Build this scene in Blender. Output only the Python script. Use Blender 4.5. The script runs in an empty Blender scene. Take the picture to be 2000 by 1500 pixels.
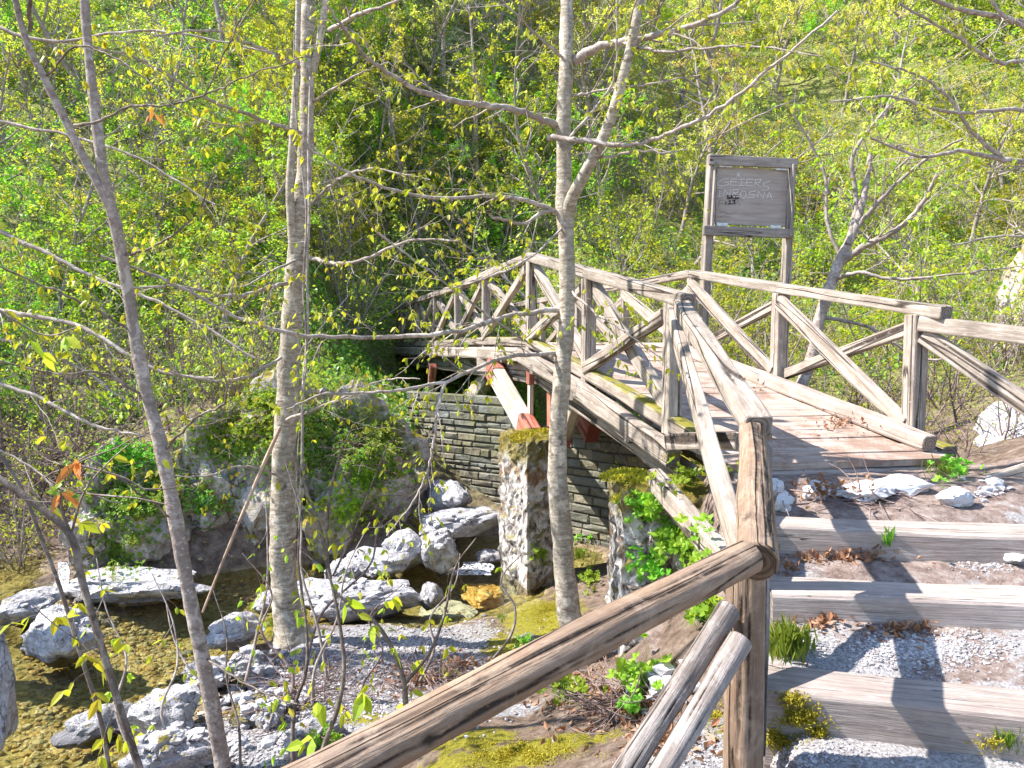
import bpy, math, random
import numpy as np
from mathutils import Vector, Matrix, noise

S = bpy.context.scene
R = math.radians
# ------------------------------------------------------------------ camera
EYE = 1.6
PITCH = math.atan(100 / 1480)
cam = bpy.data.cameras.new('camera')
cam.sensor_width = 36; cam.lens = 36 * 0.74
cam.clip_start = 0.05; cam.clip_end = 2000
cam_o = bpy.data.objects.new('camera', cam)
S.collection.objects.link(cam_o)
cam_o.location = (0, 0, EYE)
cam_o.rotation_euler = (math.pi / 2 - PITCH, 0, 0)
S.camera = cam_o
# ------------------------------------------------------------------ light
SUN_TRAVEL = Vector((1.0, -0.05, -1.16)).normalized()
SUN_EL = math.asin(-SUN_TRAVEL.z)
to_sun = -SUN_TRAVEL
SUN_AZ = math.atan2(to_sun.x, to_sun.y)
W = bpy.data.worlds.new('World'); S.world = W; W.use_nodes = True
wn = W.node_tree.nodes; wl = W.node_tree.links
bg = wn['Background']
sky = wn.new('ShaderNodeTexSky'); sky.sky_type = 'NISHITA'; sky.sun_disc = False
sky.sun_elevation = SUN_EL; sky.sun_rotation = SUN_AZ
sky.air_density = 1.0; sky.dust_density = 0.4; sky.ozone_density = 2.0
wl.new(sky.outputs[0], bg.inputs[0]); bg.inputs[1].default_value = 0.14
sl = bpy.data.lights.new('sun', 'SUN'); sl.energy = 4.7; sl.angle = R(0.55); sl.color = (1.0, 0.955, 0.89)
so = bpy.data.objects.new('sun', sl); S.collection.objects.link(so)
so.rotation_euler = SUN_TRAVEL.to_track_quat('-Z', 'Y').to_euler()
so.location = (-20, 10, 40)
S.view_settings.view_transform = 'Standard'; S.view_settings.look = 'None'
S.view_settings.exposure = 1.42; S.view_settings.gamma = 1.0
S.cycles.max_bounces = 7; S.cycles.diffuse_bounces = 4; S.cycles.glossy_bounces = 3
S.cycles.transmission_bounces = 5; S.cycles.transparent_max_bounces = 6
S.cycles.caustics_reflective = False; S.cycles.caustics_refractive = False

# ------------------------------------------------------------------ helpers
COL = S.collection
cp_, sp_ = math.cos(PITCH), math.sin(PITCH)
def ray(px, py):
    u = (px - 1000) / 1480; v = (750 - py) / 1480
    return Vector((u, cp_ + v * sp_, -sp_ + v * cp_))
def at(px, py, d):
    r = ray(px, py); return Vector((0, 0, EYE)) + r * (d / r.y)
def ptz(px, py, z):
    r = ray(px, py); return Vector((0, 0, EYE)) + r * ((z - EYE) / r.z)
def tag(o, label=None, cat=None, group=None, kind=None):
    if label: o['label'] = label
    if cat: o['category'] = cat
    if group: o['group'] = group
    if kind: o['kind'] = kind
    return o
def empty(name, loc, label=None, cat=None, group=None):
    o = bpy.data.objects.new(name, None); COL.objects.link(o); o.location = loc
    o.empty_display_size = 0.1
    return tag(o, label, cat, group)
def mesh_np(name, V, F, mat, parent=None, smooth=True, ploc=None):
    """V (n,3) array in world coordinates (or local when parent None); F list of faces or (m,k) array"""
    me = bpy.data.meshes.new(name)
    V = np.asarray(V, dtype=np.float32)
    off = Vector((0, 0, 0))
    if parent is not None:
        off = parent_world(parent)
    if isinstance(F, np.ndarray):
        F = [F]
    elif F and not isinstance(F[0], np.ndarray):
        by = {}
        for f in F: by.setdefault(len(f), []).append(f)
        F = [np.array(x, dtype=np.int32) for x in by.values()]
    loops = np.concatenate([f.reshape(-1) for f in F]).astype(np.int32)
    tot = np.concatenate([np.full(len(f), f.shape[1], dtype=np.int32) for f in F])
    st = np.concatenate([[0], np.cumsum(tot)[:-1]]).astype(np.int32)
    me.vertices.add(len(V)); me.vertices.foreach_set('co', (V - np.array(off, dtype=np.float32)).ravel())
    me.loops.add(len(loops)); me.loops.foreach_set('vertex_index', loops)
    me.polygons.add(len(tot)); me.polygons.foreach_set('loop_start', st); me.polygons.foreach_set('loop_total', tot)
    me.polygons.foreach_set('use_smooth', np.full(len(tot), bool(smooth)))
    me.update(calc_edges=True)
    mats = mat if isinstance(mat, (list, tuple)) else [mat]
    for m in mats: me.materials.append(m)
    o = bpy.data.objects.new(name, me); COL.objects.link(o)
    if parent is not None: o.parent = parent
    return o
def parent_world(p):
    v = Vector((0, 0, 0))
    while p is not None:
        v += p.location; p = p.parent
    return v
def nz(v, s=1.0, o=0.0):
    return noise.noise(Vector((v[0] * s + o, v[1] * s + o * 1.7, v[2] * s - o)))
def smooth01(t):
    t = np.clip(t, 0, 1); return t * t * (3 - 2 * t)

# ------------------------------------------------------------------ materials
class NT:
    def __init__(s, name):
        s.m = bpy.data.materials.new(name); s.m.use_nodes = True
        s.t = s.m.node_tree; s.n = s.t.nodes; s.l = s.t.links
        s.b = s.n['Principled BSDF']; s.out = s.n['Material Output']
        s.b.inputs['Roughness'].default_value = 0.85
        s.b.inputs['Specular IOR Level'].default_value = 0.25
    def add(s, k, **kw):
        n = s.n.new(k)
        for a, v in kw.items(): setattr(n, a, v)
        return n
    def link(s, a, b): s.l.new(a, b)
    def coord(s, out='Object', scale=(1, 1, 1), rnd=False):
        tc = s.add('ShaderNodeTexCoord'); mp = s.add('ShaderNodeMapping')
        mp.inputs['Scale'].default_value = scale
        s.link(tc.outputs[out], mp.inputs[0])
        if rnd:
            oi = s.add('ShaderNodeObjectInfo'); mu = s.add('ShaderNodeMath', operation='MULTIPLY')
            mu.inputs[1].default_value = 37.0
            s.link(oi.outputs['Random'], mu.inputs[0]); s.link(mu.outputs[0], mp.inputs['Location'])
        return mp.outputs[0]
    def noise(s, vec, scale=5, detail=5, rough=0.6, dist=0.0):
        n = s.add('ShaderNodeTexNoise'); n.inputs['Scale'].default_value = scale
        n.inputs['Detail'].default_value = detail; n.inputs['Roughness'].default_value = rough
        n.inputs['Distortion'].default_value = dist
        s.link(vec, n.inputs['Vector']); return n.outputs['Fac']
    def ramp(s, fac, stops, interp='LINEAR'):
        r = s.add('ShaderNodeValToRGB'); cr = r.color_ramp; cr.interpolation = interp
        while len(cr.elements) < len(stops): cr.elements.new(0.5)
        for e, (p, c) in zip(cr.elements, stops):
            e.position = p
            e.color = (c, c, c, 1) if isinstance(c, (int, float)) else (*c, 1)
        s.link(fac, r.inputs[0]); return r.outputs[0]
    def mix(s, f, a, b, mode='MIX'):
        m = s.add('ShaderNodeMix', data_type='RGBA', blend_type=mode)
        for sock, v in ((m.inputs[0], f), (m.inputs[6], a), (m.inputs[7], b)):
            if hasattr(v, 'is_linked') or hasattr(v, 'node'): s.link(v, sock)
            elif isinstance(v, (int, float)): sock.default_value = v
            else: sock.default_value = (*v, 1)
        return m.outputs[2]
    def math(s, op, a, b=0.0, clamp=False):
        m = s.add('ShaderNodeMath', operation=op, use_clamp=clamp)
        for sock, v in ((m.inputs[0], a), (m.inputs[1], b)):
            if hasattr(v, 'node'): s.link(v, sock)
            else: sock.default_value = v
        return m.outputs[0]
    def bump(s, h, strength=0.5, dist=0.02, prev=None):
        b = s.add('ShaderNodeBump'); b.inputs['Strength'].default_value = strength
        b.inputs['Distance'].default_value = dist
        s.link(h, b.inputs['Height'])
        if prev is not None: s.link(prev, b.inputs['Normal'])
        return b.outputs[0]
    def normal_z(s):
        g = s.add('ShaderNodeNewGeometry'); sx = s.add('ShaderNodeSeparateXYZ')
        s.link(g.outputs['Normal'], sx.inputs[0]); return sx.outputs[2]
    def done(s, col, nrm=None, rough=None):
        s.link(col, s.b.inputs['Base Color'])
        if nrm is not None: s.link(nrm, s.b.inputs['Normal'])
        if rough is not None: s.b.inputs['Roughness'].default_value = rough
        return s.m

def wood(name, dark, mid, light, crackw=0.02, crack_scale=7, moss=0.0, bumpd=0.006, stain=None, rnd=False):
    t = NT(name)
    base = t.coord('Object', (1, 1, 1), True)
    st = t.coord('Object', (15, 15, 1.3), True)
    fine = t.coord('Object', (95, 95, 5.0), True)
    n1 = t.noise(st, 1.6, 6, 0.62, 0.6)
    n2 = t.noise(fine, 1.0, 4, 0.7)
    blot = t.noise(base, 3.2, 5, 0.65)
    c = t.ramp(n1, [(0.28, dark), (0.48, mid), (0.7, light)])
    c = t.mix(t.ramp(n2, [(0.35, 0.65), (0.55, 0.0)]), c, tuple(x * 0.55 for x in mid))
    oi = t.add('ShaderNodeObjectInfo')
    c = t.mix(t.ramp(blot, [(0.4, 0.0), (0.68, 0.55)]), c, tuple(x * 0.6 for x in dark) if stain is None else stain)
    rv = t.math('MULTIPLY_ADD', oi.outputs['Random'], 0.3)
    rv.node.inputs[2].default_value = 0.82
    cc = t.add('ShaderNodeCombineColor')
    for i in range(3): t.link(rv, cc.inputs[i])
    c = t.mix(1.0, c, cc.outputs[0], 'MULTIPLY')
    # long drying cracks
    cr = t.noise(t.coord('Object', (crack_scale, crack_scale, 0.32), True), 1.0, 2, 0.45, 0.5)
    d = t.math('ABSOLUTE', t.math('SUBTRACT', cr, 0.5))
    crm = t.ramp(d, [(0.0, 1.0), (crackw * 0.45, 0.85), (crackw, 0.0)])
    c = t.mix(crm, c, (0.035, 0.025, 0.02))
    fl = t.noise(t.coord('Object', (16, 16, 4.5), True), 3.0, 6, 0.72, .8)
    c = t.mix(t.ramp(fl, [(.34, .55), (.47, 0.0)]), c, dark)
    c = t.mix(t.ramp(fl, [(.58, 0.0), (.68, .5)]), c, tuple(min(1, x * 1.12) for x in light))
    if rnd:
        at_ = t.add('ShaderNodeAttribute', attribute_name='crack')
        c = t.mix(t.ramp(at_.outputs['Fac'], [(.1, 0.0), (.6, 1.0)]), c, (.035, .024, .018))
        pt = t.noise(base, 9, 6, .75, .5)
        c = t.mix(t.ramp(pt, [(.50, 0.0), (.64, .45)]), c, tuple(min(1, x * 1.1) for x in light))
        c = t.mix(t.ramp(pt, [(.34, .4), (.46, 0.0)]), c, dark)
    # end grain
    tc = t.add('ShaderNodeTexCoord'); sx = t.add('ShaderNodeSeparateXYZ'); t.link(tc.outputs['Normal'], sx.inputs[0])
    endm = t.ramp(t.math('ABSOLUTE', sx.outputs[2]), [(0.8, 0.0), (0.9, 1.0)])
    rings = t.add('ShaderNodeTexWave', wave_type='RINGS', rings_direction='Z')
    rings.inputs['Scale'].default_value = 14; rings.inputs['Distortion'].default_value = 2.5; rings.inputs['Detail'].default_value = 3
    t.link(t.coord('Object'), rings.inputs['Vector'])
    ec = t.mix(t.ramp(rings.outputs['Fac'], [(0.2, 0.0), (0.8, 1.0)]), tuple(x * 0.35 for x in mid), tuple(x * 0.6 for x in mid))
    c = t.mix(endm, c, ec)
    if moss:
        mm = t.noise(base, 6, 6, 0.7)
        up = t.ramp(t.normal_z(), [(0.2, 0.0), (0.75, 1.0)])
        f = t.math('MULTIPLY', t.ramp(mm, [(0.62 - moss * 0.25, 0.0), (0.72 - moss * 0.25, 1.0)]), up)
        c = t.mix(f, c, (0.19, 0.17, 0.025))
    h = t.math('ADD', t.math('MULTIPLY', n2, 0.35), t.math('MULTIPLY', crm, -1.2))
    h = t.math('ADD', h, t.math('MULTIPLY', n1, 0.6))
    return t.done(c, t.bump(h, 0.85, bumpd), 0.82)

M = {}
M['timber'] = wood('weathered_timber', (0.21, 0.165, 0.13), (0.40, 0.335, 0.28), (0.60, 0.535, 0.47))
M['timber_moss'] = wood('mossy_timber', (0.16, 0.125, 0.095), (0.36, 0.30, 0.25), (0.52, 0.46, 0.4), moss=0.9, crackw=0.03)
M['log'] = wood('round_log', (0.19, 0.12, 0.075), (0.29, 0.195, 0.13), (0.40, 0.295, 0.215), crackw=0.012, crack_scale=5, bumpd=0.02, stain=(0.20, 0.15, 0.12), rnd=True)
M['log_grey'] = wood('grey_round_log', (0.15, 0.12, 0.105), (0.29, 0.245, 0.22), (0.44, 0.395, 0.37), crackw=0.02, crack_scale=7, bumpd=0.02, rnd=True)
M['deckwood'] = wood('deck_timber', (0.33, 0.245, 0.20), (0.48, 0.385, 0.335), (0.60, 0.51, 0.45), crackw=0.012, bumpd=0.004)
M['sleeper'] = wood('step_timber', (0.34, 0.27, 0.235), (0.44, 0.365, 0.325), (0.53, 0.46, 0.415), crackw=0.004, crack_scale=34, bumpd=0.012)
M['board'] = wood('board_timber', (0.23, 0.19, 0.165), (0.36, 0.31, 0.27), (0.48, 0.42, 0.37), crackw=0.01)

def simple(name, col, rough=0.6, metal=0.0, scale=20, var=0.35):
    t = NT(name)
    n = t.noise(t.coord('Object', (1, 1, 1)), scale, 5)
    c = t.ramp(n, [(0.3, tuple(x * (1 - var) for x in col)), (0.7, tuple(min(1, x * (1 + var)) for x in col))])
    t.b.inputs['Metallic'].default_value = metal
    return t.done(c, t.bump(n, 0.3, 0.004), rough)
M['red'] = wood('worn_red_paint', (0.27, 0.075, 0.05), (0.42, 0.12, 0.08), (0.54, 0.25, 0.18), crackw=.02, crack_scale=12, stain=(.42, .27, .19))
M['cream'] = wood('pale_timber', (0.42, 0.32, 0.22), (0.62, 0.53, 0.42), (0.74, 0.68, 0.58), crackw=0.008)
M['metal'] = simple('dull_metal', (0.55, 0.55, 0.55), 0.45, 0.7)
M['chalk'] = simple('white_scratch', (0.66, 0.62, 0.58), 0.9, 0, 60, .1)
M['ink'] = simple('black_marker', (0.02, 0.02, 0.025), 0.7)

def bark(name, dark, mid, light, hz=14, spots=0.5, moss=0.0):
    t = NT(name)
    v = t.coord('Object', (8, 8, hz * 2.0))
    n1 = t.noise(v, 2.2, 6, 0.7, 0.3)
    n2 = t.noise(t.coord('Object', (1, 1, 0.5)), 3.0, 5, 0.6)
    n3 = t.noise(t.coord('Object', (1, 1, 1)), 45, 3, 0.6)
    n4 = t.noise(t.coord('Object', (3, 3, hz * 1.2)), 3.0, 4, 0.7, .5)
    c = t.ramp(t.math('ADD', t.math('MULTIPLY', n1, .6), t.math('MULTIPLY', n4, .4)), [(0.38, dark), (0.5, mid), (0.6, light)])
    c = t.mix(t.ramp(n2, [(0.42, 0.0), (0.66, 0.75)]), c, tuple(x * 0.62 for x in mid))
    c = t.mix(t.ramp(n3, [(0.62, 0.0), (0.7, spots)]), c, tuple(min(1, x * 1.35) for x in light))
    if spots:
        li = t.noise(t.coord('Object', (1, 1, .8)), 11, 5, .65, .6)
        c = t.mix(t.ramp(li, [(.56, 0.0), (.62, .55)]), c, tuple(min(1, x * 1.25) for x in light))
        c = t.mix(t.ramp(li, [(.33, .75), (.39, 0.0)]), c, tuple(x * .5 for x in dark))
    if moss:
        c = t.mix(t.ramp(t.noise(t.coord('Object', (1, 1, .6)), 5, 6, 0.7), [(0.58, 0.0), (0.68, moss)]), c, (0.16, 0.15, 0.03))
    return t.done(c, t.bump(t.math('ADD', n1, t.math('MULTIPLY', n3, 0.4)), 0.7, 0.012), 0.85)
M['bark_silver'] = bark('silver_bark', (0.17, 0.125, 0.09), (0.37, 0.315, 0.245), (0.56, 0.50, 0.415), 11, 0.6)
M['bark_brown'] = bark('grey_brown_bark', (0.19, 0.145, 0.12), (0.34, 0.275, 0.235), (0.48, 0.42, 0.37), 7, 0.75)
M['bark_twig'] = bark('twig_bark', (0.09, 0.065, 0.05), (0.19, 0.15, 0.12), (0.34, 0.29, 0.24), 3, 0.2)
M['bark_pale'] = bark('pale_twig_bark', (0.20, 0.155, 0.13), (0.36, 0.30, 0.26), (0.52, 0.46, 0.41), 3, 0.2)
M['bark_far'] = bark('hillside_bark', (0.17, 0.13, 0.11), (0.32, 0.265, 0.23), (0.46, 0.41, 0.36), 3, 0.0)
M['bark_purple'] = bark('reddish_twig_bark', (0.13, 0.085, 0.075), (0.25, 0.18, 0.165), (0.38, 0.31, 0.29), 3, 0.0)
M['dead'] = wood('split_dead_wood', (0.32, 0.18, 0.11), (0.55, 0.38, 0.27), (0.7, 0.56, 0.44))

def leaf(name, cols, trans=0.45, rough=0.45):
    t = NT(name)
    g = t.add('ShaderNodeNewGeometry')
    k = len(cols)
    c = t.ramp(g.outputs['Random Per Island'], [(i / max(1, k - 1), cc) for i, cc in enumerate(cols)])
    oi = t.add('ShaderNodeObjectInfo')
    hs = t.add('ShaderNodeHueSaturation')
    hv = t.math('MULTIPLY_ADD', oi.outputs['Random'], 0.07); hv.node.inputs[2].default_value = 0.465
    vv = t.math('MULTIPLY_ADD', oi.outputs['Random'], 0.5); vv.node.inputs[2].default_value = 0.75
    t.link(hv, hs.inputs['Hue']); t.link(vv, hs.inputs['Value']); t.link(c, hs.inputs['Color'])
    c = hs.outputs[0]
    t.link(c, t.b.inputs['Base Color']); t.b.inputs['Roughness'].default_value = rough
    tr = t.add('ShaderNodeBsdfTranslucent')
    t.link(t.mix(1.0, c, (1.75, 1.55, 0.9), 'MULTIPLY'), tr.inputs[0])
    mx = t.add('ShaderNodeMixShader'); mx.inputs[0].default_value = trans
    t.link(t.b.outputs[0], mx.inputs[1]); t.link(tr.outputs[0], mx.inputs[2])
    t.link(mx.outputs[0], t.out.inputs[0])
    return t.m
M['leaf_yg'] = leaf('spring_leaf', [(0.30, 0.38, 0.03), (0.40, 0.46, 0.04), (0.22, 0.34, 0.03), (0.50, 0.48, 0.05)])
M['leaf_far'] = leaf('hillside_leaf', [(0.34, 0.40, 0.04), (0.46, 0.50, 0.07), (0.24, 0.34, 0.04), (0.54, 0.50, 0.12)], 0.55)
M['leaf_green'] = leaf('fresh_green_leaf', [(0.16, 0.34, 0.03), (0.24, 0.42, 0.04), (0.32, 0.48, 0.05)], 0.45)
M['leaf_gold'] = leaf('golden_leaf', [(0.50, 0.51, 0.12), (0.60, 0.56, 0.18), (0.40, 0.46, 0.08)], 0.5)
M['leaf_dark'] = leaf('dark_needle', [(0.05, 0.11, 0.05), (0.07, 0.15, 0.075), (0.09, 0.17, 0.08)], 0.2)
M['leaf_ivy'] = leaf('ivy_leaf', [(0.13, 0.27, 0.03), (0.19, 0.34, 0.05), (0.27, 0.41, 0.06)], 0.3, 0.35)
M['leaf_brown'] = leaf('dry_leaf', [(0.22, 0.10, 0.055), (0.32, 0.17, 0.10), (0.42, 0.27, 0.18), (0.16, 0.08, 0.05)], 0.15, 0.8)
M['leaf_rust'] = leaf('rusty_dead_leaf', [(0.45, 0.12, 0.04), (0.5, 0.2, 0.08)], 0.3, 0.7)
M['moss'] = leaf('moss_tuft', [(0.30, 0.25, 0.02), (0.38, 0.32, 0.03), (0.20, 0.17, 0.02)], 0.2, 0.9)
M['grass'] = leaf('grass_blade', [(0.12, 0.24, 0.03), (0.2, 0.32, 0.05)], 0.4, 0.5)

def rockmat(name, dark, mid, light, moss=0.35, scale=1.0):
    t = NT(name)
    v = t.coord('Object', (scale,) * 3, True)
    n1 = t.noise(v, 4.0, 8, 0.68, 0.4); n2 = t.noise(v, 18, 6, 0.7)
    c = t.ramp(n1, [(0.33, dark), (0.47, mid), (0.6, light)])
    c = t.mix(t.ramp(n2, [(0.35, 0.7), (0.55, 0.0)]), c, dark)
    vo = t.add('ShaderNodeTexVoronoi', feature='DISTANCE_TO_EDGE'); vo.inputs['Scale'].default_value = 3.2
    wv = t.add('ShaderNodeVectorMath', operation='ADD'); t.link(v, wv.inputs[0])
    nn = t.add('ShaderNodeTexNoise'); nn.inputs['Scale'].default_value = 6; t.link(v, nn.inputs['Vector'])
    sc = t.add('ShaderNodeVectorMath', operation='SCALE'); sc.inputs['Scale'].default_value = 0.35; t.link(nn.outputs['Color'], sc.inputs[0])
    t.link(sc.outputs[0], wv.inputs[1]); t.link(wv.outputs[0], vo.inputs['Vector'])
    ck = t.math('MULTIPLY', t.ramp(vo.outputs['Distance'], [(0.0, 0.8), (0.03, 0.3), (0.06, 0.0)]), t.ramp(t.noise(v, 2.2, 4, .6), [(.46, 0.0), (.6, 1.0)]))
    c = t.mix(ck, c, tuple(x * 0.3 for x in dark))
    if moss:
        up = t.ramp(t.normal_z(), [(0.0, 0.0), (0.7, 1.0)])
        mm = t.ramp(t.noise(v, 3.0, 7, 0.7), [(0.62 - moss * 0.3, 0.0), (0.68 - moss * 0.3, 1.0)])
        c = t.mix(t.math('MULTIPLY', mm, up), c, t.ramp(n2, [(0.35, (0.14, 0.11, 0.015)), (0.65, (0.33, 0.27, 0.03))]))
    g = t.add('ShaderNodeNewGeometry'); sz = t.add('ShaderNodeSeparateXYZ'); t.link(g.outputs['Position'], sz.inputs[0])
    wet = t.ramp(t.math('ADD', t.math('MULTIPLY', t.math('ADD', sz.outputs[2], 1.15), 4.0), t.math('MULTIPLY', n1, .5)), [(.40, .75), (.62, 0.0)])
    c = t.mix(wet, c, tuple(x * .5 for x in dark))
    lay = t.noise(t.coord('Object', (1.2, 1.2, 9), True), 2.0, 5, .6, .5)
    c = t.mix(t.ramp(lay, [(.36, .5), (.46, 0.0)]), c, tuple(x * 1.1 for x in dark))
    h = t.math('ADD', t.math('MULTIPLY', lay, .6), t.math('ADD', n1, t.math('MULTIPLY', n2, 0.4))); h = t.math('SUBTRACT', h, t.math('MULTIPLY', ck, 0.6))
    return t.done(c, t.bump(h, 0.9, 0.05), 0.85)
M['rock'] = rockmat('limestone', (0.28, 0.26, 0.27), (0.50, 0.49, 0.51), (0.68, 0.67, 0.69), 0.12)
M['rock_moss'] = rockmat('mossy_limestone', (0.16, 0.14, 0.13), (0.38, 0.36, 0.35), (0.56, 0.54, 0.54), 0.55)
M['rock_dark'] = rockmat('wall_stone', (0.16, 0.15, 0.11), (0.36, 0.335, 0.26), (0.54, 0.51, 0.42), 0.3, 1.6)
t_ = NT('coursed_wall_stone'); g_ = t_.add('ShaderNodeNewGeometry'); v_ = t_.coord('Object')
a_ = t_.noise(v_, 7, 7, .72, .4); b_ = t_.noise(v_, 1.6, 5, .65); d_ = t_.noise(v_, 40, 4, .7)
c_ = t_.ramp(g_.outputs['Random Per Island'], [(0, (.13, .13, .105)), (.3, (.22, .21, .165)), (.55, (.18, .19, .175)), (.8, (.29, .255, .185)), (1, (.17, .15, .11))])
c_ = t_.mix(t_.ramp(a_, [(.38, .7), (.52, 0.0)]), c_, (.12, .115, .075)); c_ = t_.mix(t_.ramp(a_, [(.56, 0.0), (.68, .5)]), c_, (.38, .365, .31))
c_ = t_.mix(t_.ramp(b_, [(.48, 0.0), (.64, .65)]), c_, (.17, .17, .06))
M['wallstone'] = t_.done(c_, t_.bump(t_.math('ADD', a_, t_.math('MULTIPLY', d_, .5)), 1.0, .03), .9)
M['rock_cliff'] = rockmat('cliff_limestone', (0.20, 0.165, 0.14), (0.38, 0.34, 0.31), (0.56, 0.53, 0.51), 0.55, 0.9)
M['mortar'] = simple('dark_mortar', (0.07, 0.065, 0.05), 0.95)

def piermat():
    t = NT('weathered_pier_stone')
    v = t.coord('Object', (1, 1, 1))
    n1 = t.noise(t.coord('Object', (1, 1, .6)), 9, 8, 0.75, 0.4); n2 = t.noise(v, 30, 5, 0.7); n3 = t.noise(v, 2.5, 5, 0.6)
    c = t.ramp(n1, [(0.40, (0.07, 0.055, 0.045)), (0.47, (0.34, 0.31, 0.29)), (0.56, (0.68, 0.65, 0.62))])
    c = t.mix(t.ramp(n3, [(0.53, 0.0), (0.62, 0.85)]), c, (0.23, 0.12, 0.045))
    sx = t.add('ShaderNodeSeparateXYZ'); t.link(t.coord('Generated'), sx.inputs[0])
    up = t.ramp(t.math('ADD', sx.outputs[2], t.math('MULTIPLY', n3, 0.25)), [(0.95, 0.0), (1.06, 1.0)])
    up2 = t.ramp(t.normal_z(), [(0.3, 0.0), (0.7, 1.0)])
    c = t.mix(t.math('MAXIMUM', t.math('MULTIPLY', up, .8), up2), c, t.ramp(n2, [(0.35, (0.12, 0.085, 0.02)), (0.65, (0.26, 0.22, 0.03))]))
    return t.done(c, t.bump(t.math('ADD', n1, t.math('MULTIPLY', n2, .4)), 1.0, 0.05), 0.9)
M['pier'] = piermat()

def groundmat():
    t = NT('forest_ground')
    v = t.coord('Object', (1, 1, 1))
    n1 = t.noise(v, 1.3, 7, 0.65); n2 = t.noise(v, 9, 8, 0.75); n3 = t.noise(v, 42, 5, 0.8)
    c = t.ramp(n2, [(0.34, (0.085, 0.055, 0.04)), (0.5, (0.19, 0.135, 0.10)), (0.64, (0.30, 0.235, 0.19))])
    att = t.add('ShaderNodeAttribute', attribute_name='mask'); sp = t.add('ShaderNodeSeparateColor'); t.link(att.outputs['Color'], sp.inputs[0])
    grav = t.ramp(n3, [(0.34, (0.14, 0.13, 0.13)), (0.5, (0.30, 0.29, 0.30)), (0.62, (0.48, 0.47, 0.49))])
    fg = t.ramp(t.math('ADD', sp.outputs[0], t.math('MULTIPLY', t.math('SUBTRACT', n2, 0.5), 1.3)), [(0.42, 0.0), (0.56, 1.0)])
    c = t.mix(fg, c, grav)
    ms = t.ramp(n3, [(0.35, (0.13, 0.12, 0.012)), (0.65, (0.34, 0.30, 0.03))])
    fm = t.ramp(t.math('ADD', sp.outputs[1], t.math('MULTIPLY', t.math('SUBTRACT', n2, 0.5), 1.5)), [(0.45, 0.0), (0.58, 1.0)])
    c = t.mix(fm, c, ms)
    bed = t.ramp(n2, [(0.36, (0.20, 0.15, 0.05)), (0.5, (0.46, 0.37, 0.15)), (0.64, (0.62, 0.56, 0.36))])
    c = t.mix(sp.outputs[2], c, bed)
    sy = t.add('ShaderNodeSeparateXYZ'); t.link(v, sy.inputs[0])
    far = t.ramp(t.math('MULTIPLY', sy.outputs[1], .05), [(.5, 0.0), (.62, 1.0)])
    wg = t.ramp(n2, [(.38, (.10, .085, .04)), (.52, (.20, .20, .06)), (.64, (.34, .36, .09))])
    c = t.mix(far, c, wg)
    h = t.math('ADD', n2, t.math('MULTIPLY', n3, 0.6))
    return t.done(c, t.bump(h, 0.9, 0.04), 0.95)
M['ground'] = groundmat()
def pathmat():
    t = NT('gravel_path')
    v = t.coord('Object', (1, 1, 1))
    n1 = t.noise(v, 1.7, 5, 0.6); n2 = t.noise(v, 14, 7, 0.75); n3 = t.noise(v, 75, 4, 0.8)
    earth = t.ramp(n2, [(0.35, (0.14, 0.095, 0.075)), (0.5, (0.27, 0.20, 0.17)), (0.65, (0.40, 0.33, 0.29))])
    grav = t.ramp(n3, [(0.36, (0.19, 0.175, 0.17)), (0.5, (0.36, 0.34, 0.335)), (0.62, (0.52, 0.50, 0.50))])
    sx = t.add('ShaderNodeSeparateXYZ'); t.link(v, sx.inputs[0])
    gm = t.math('ADD', n1, t.math('MULTIPLY', t.math('SUBTRACT', n2, .5), .5)); gm = t.math('SUBTRACT', gm, t.math('MULTIPLY', t.math('SUBTRACT', sx.outputs[1], 3.3), .12))
    c = t.mix(t.ramp(gm, [(0.48, 0.0), (0.57, 1.0)]), earth, grav)
    return t.done(c, t.bump(t.math('ADD', n2, n3), 0.8, 0.02), 0.95)
M['path'] = pathmat()
def watermat():
    t = NT('clear_water')
    v = t.coord('Object', (1, 1, 1))
    h = t.math('ADD', t.noise(v, 7, 4, 0.55, 0.6), t.math('MULTIPLY', t.noise(v, 24, 3, 0.6), 0.25))
    nb = t.bump(h, 0.9, 0.03)
    tr = t.add('ShaderNodeBsdfTransparent'); tr.inputs[0].default_value = (0.80, 0.80, 0.62, 1)
    gl = t.add('ShaderNodeBsdfGlossy'); gl.inputs['Roughness'].default_value = 0.04; t.link(nb, gl.inputs['Normal'])
    fr = t.add('ShaderNodeFresnel'); fr.inputs['IOR'].default_value = 1.34; t.link(nb, fr.inputs['Normal'])
    mx = t.add('ShaderNodeMixShader'); t.link(fr.outputs[0], mx.inputs[0]); t.link(tr.outputs[0], mx.inputs[1]); t.link(gl.outputs[0], mx.inputs[2])
    t.link(mx.outputs[0], t.out.inputs[0]); return t.m
M['water'] = watermat()
M['foam'] = simple('white_water', (0.75, 0.78, 0.82), 0.3, 0, 40, 0.2)

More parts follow.
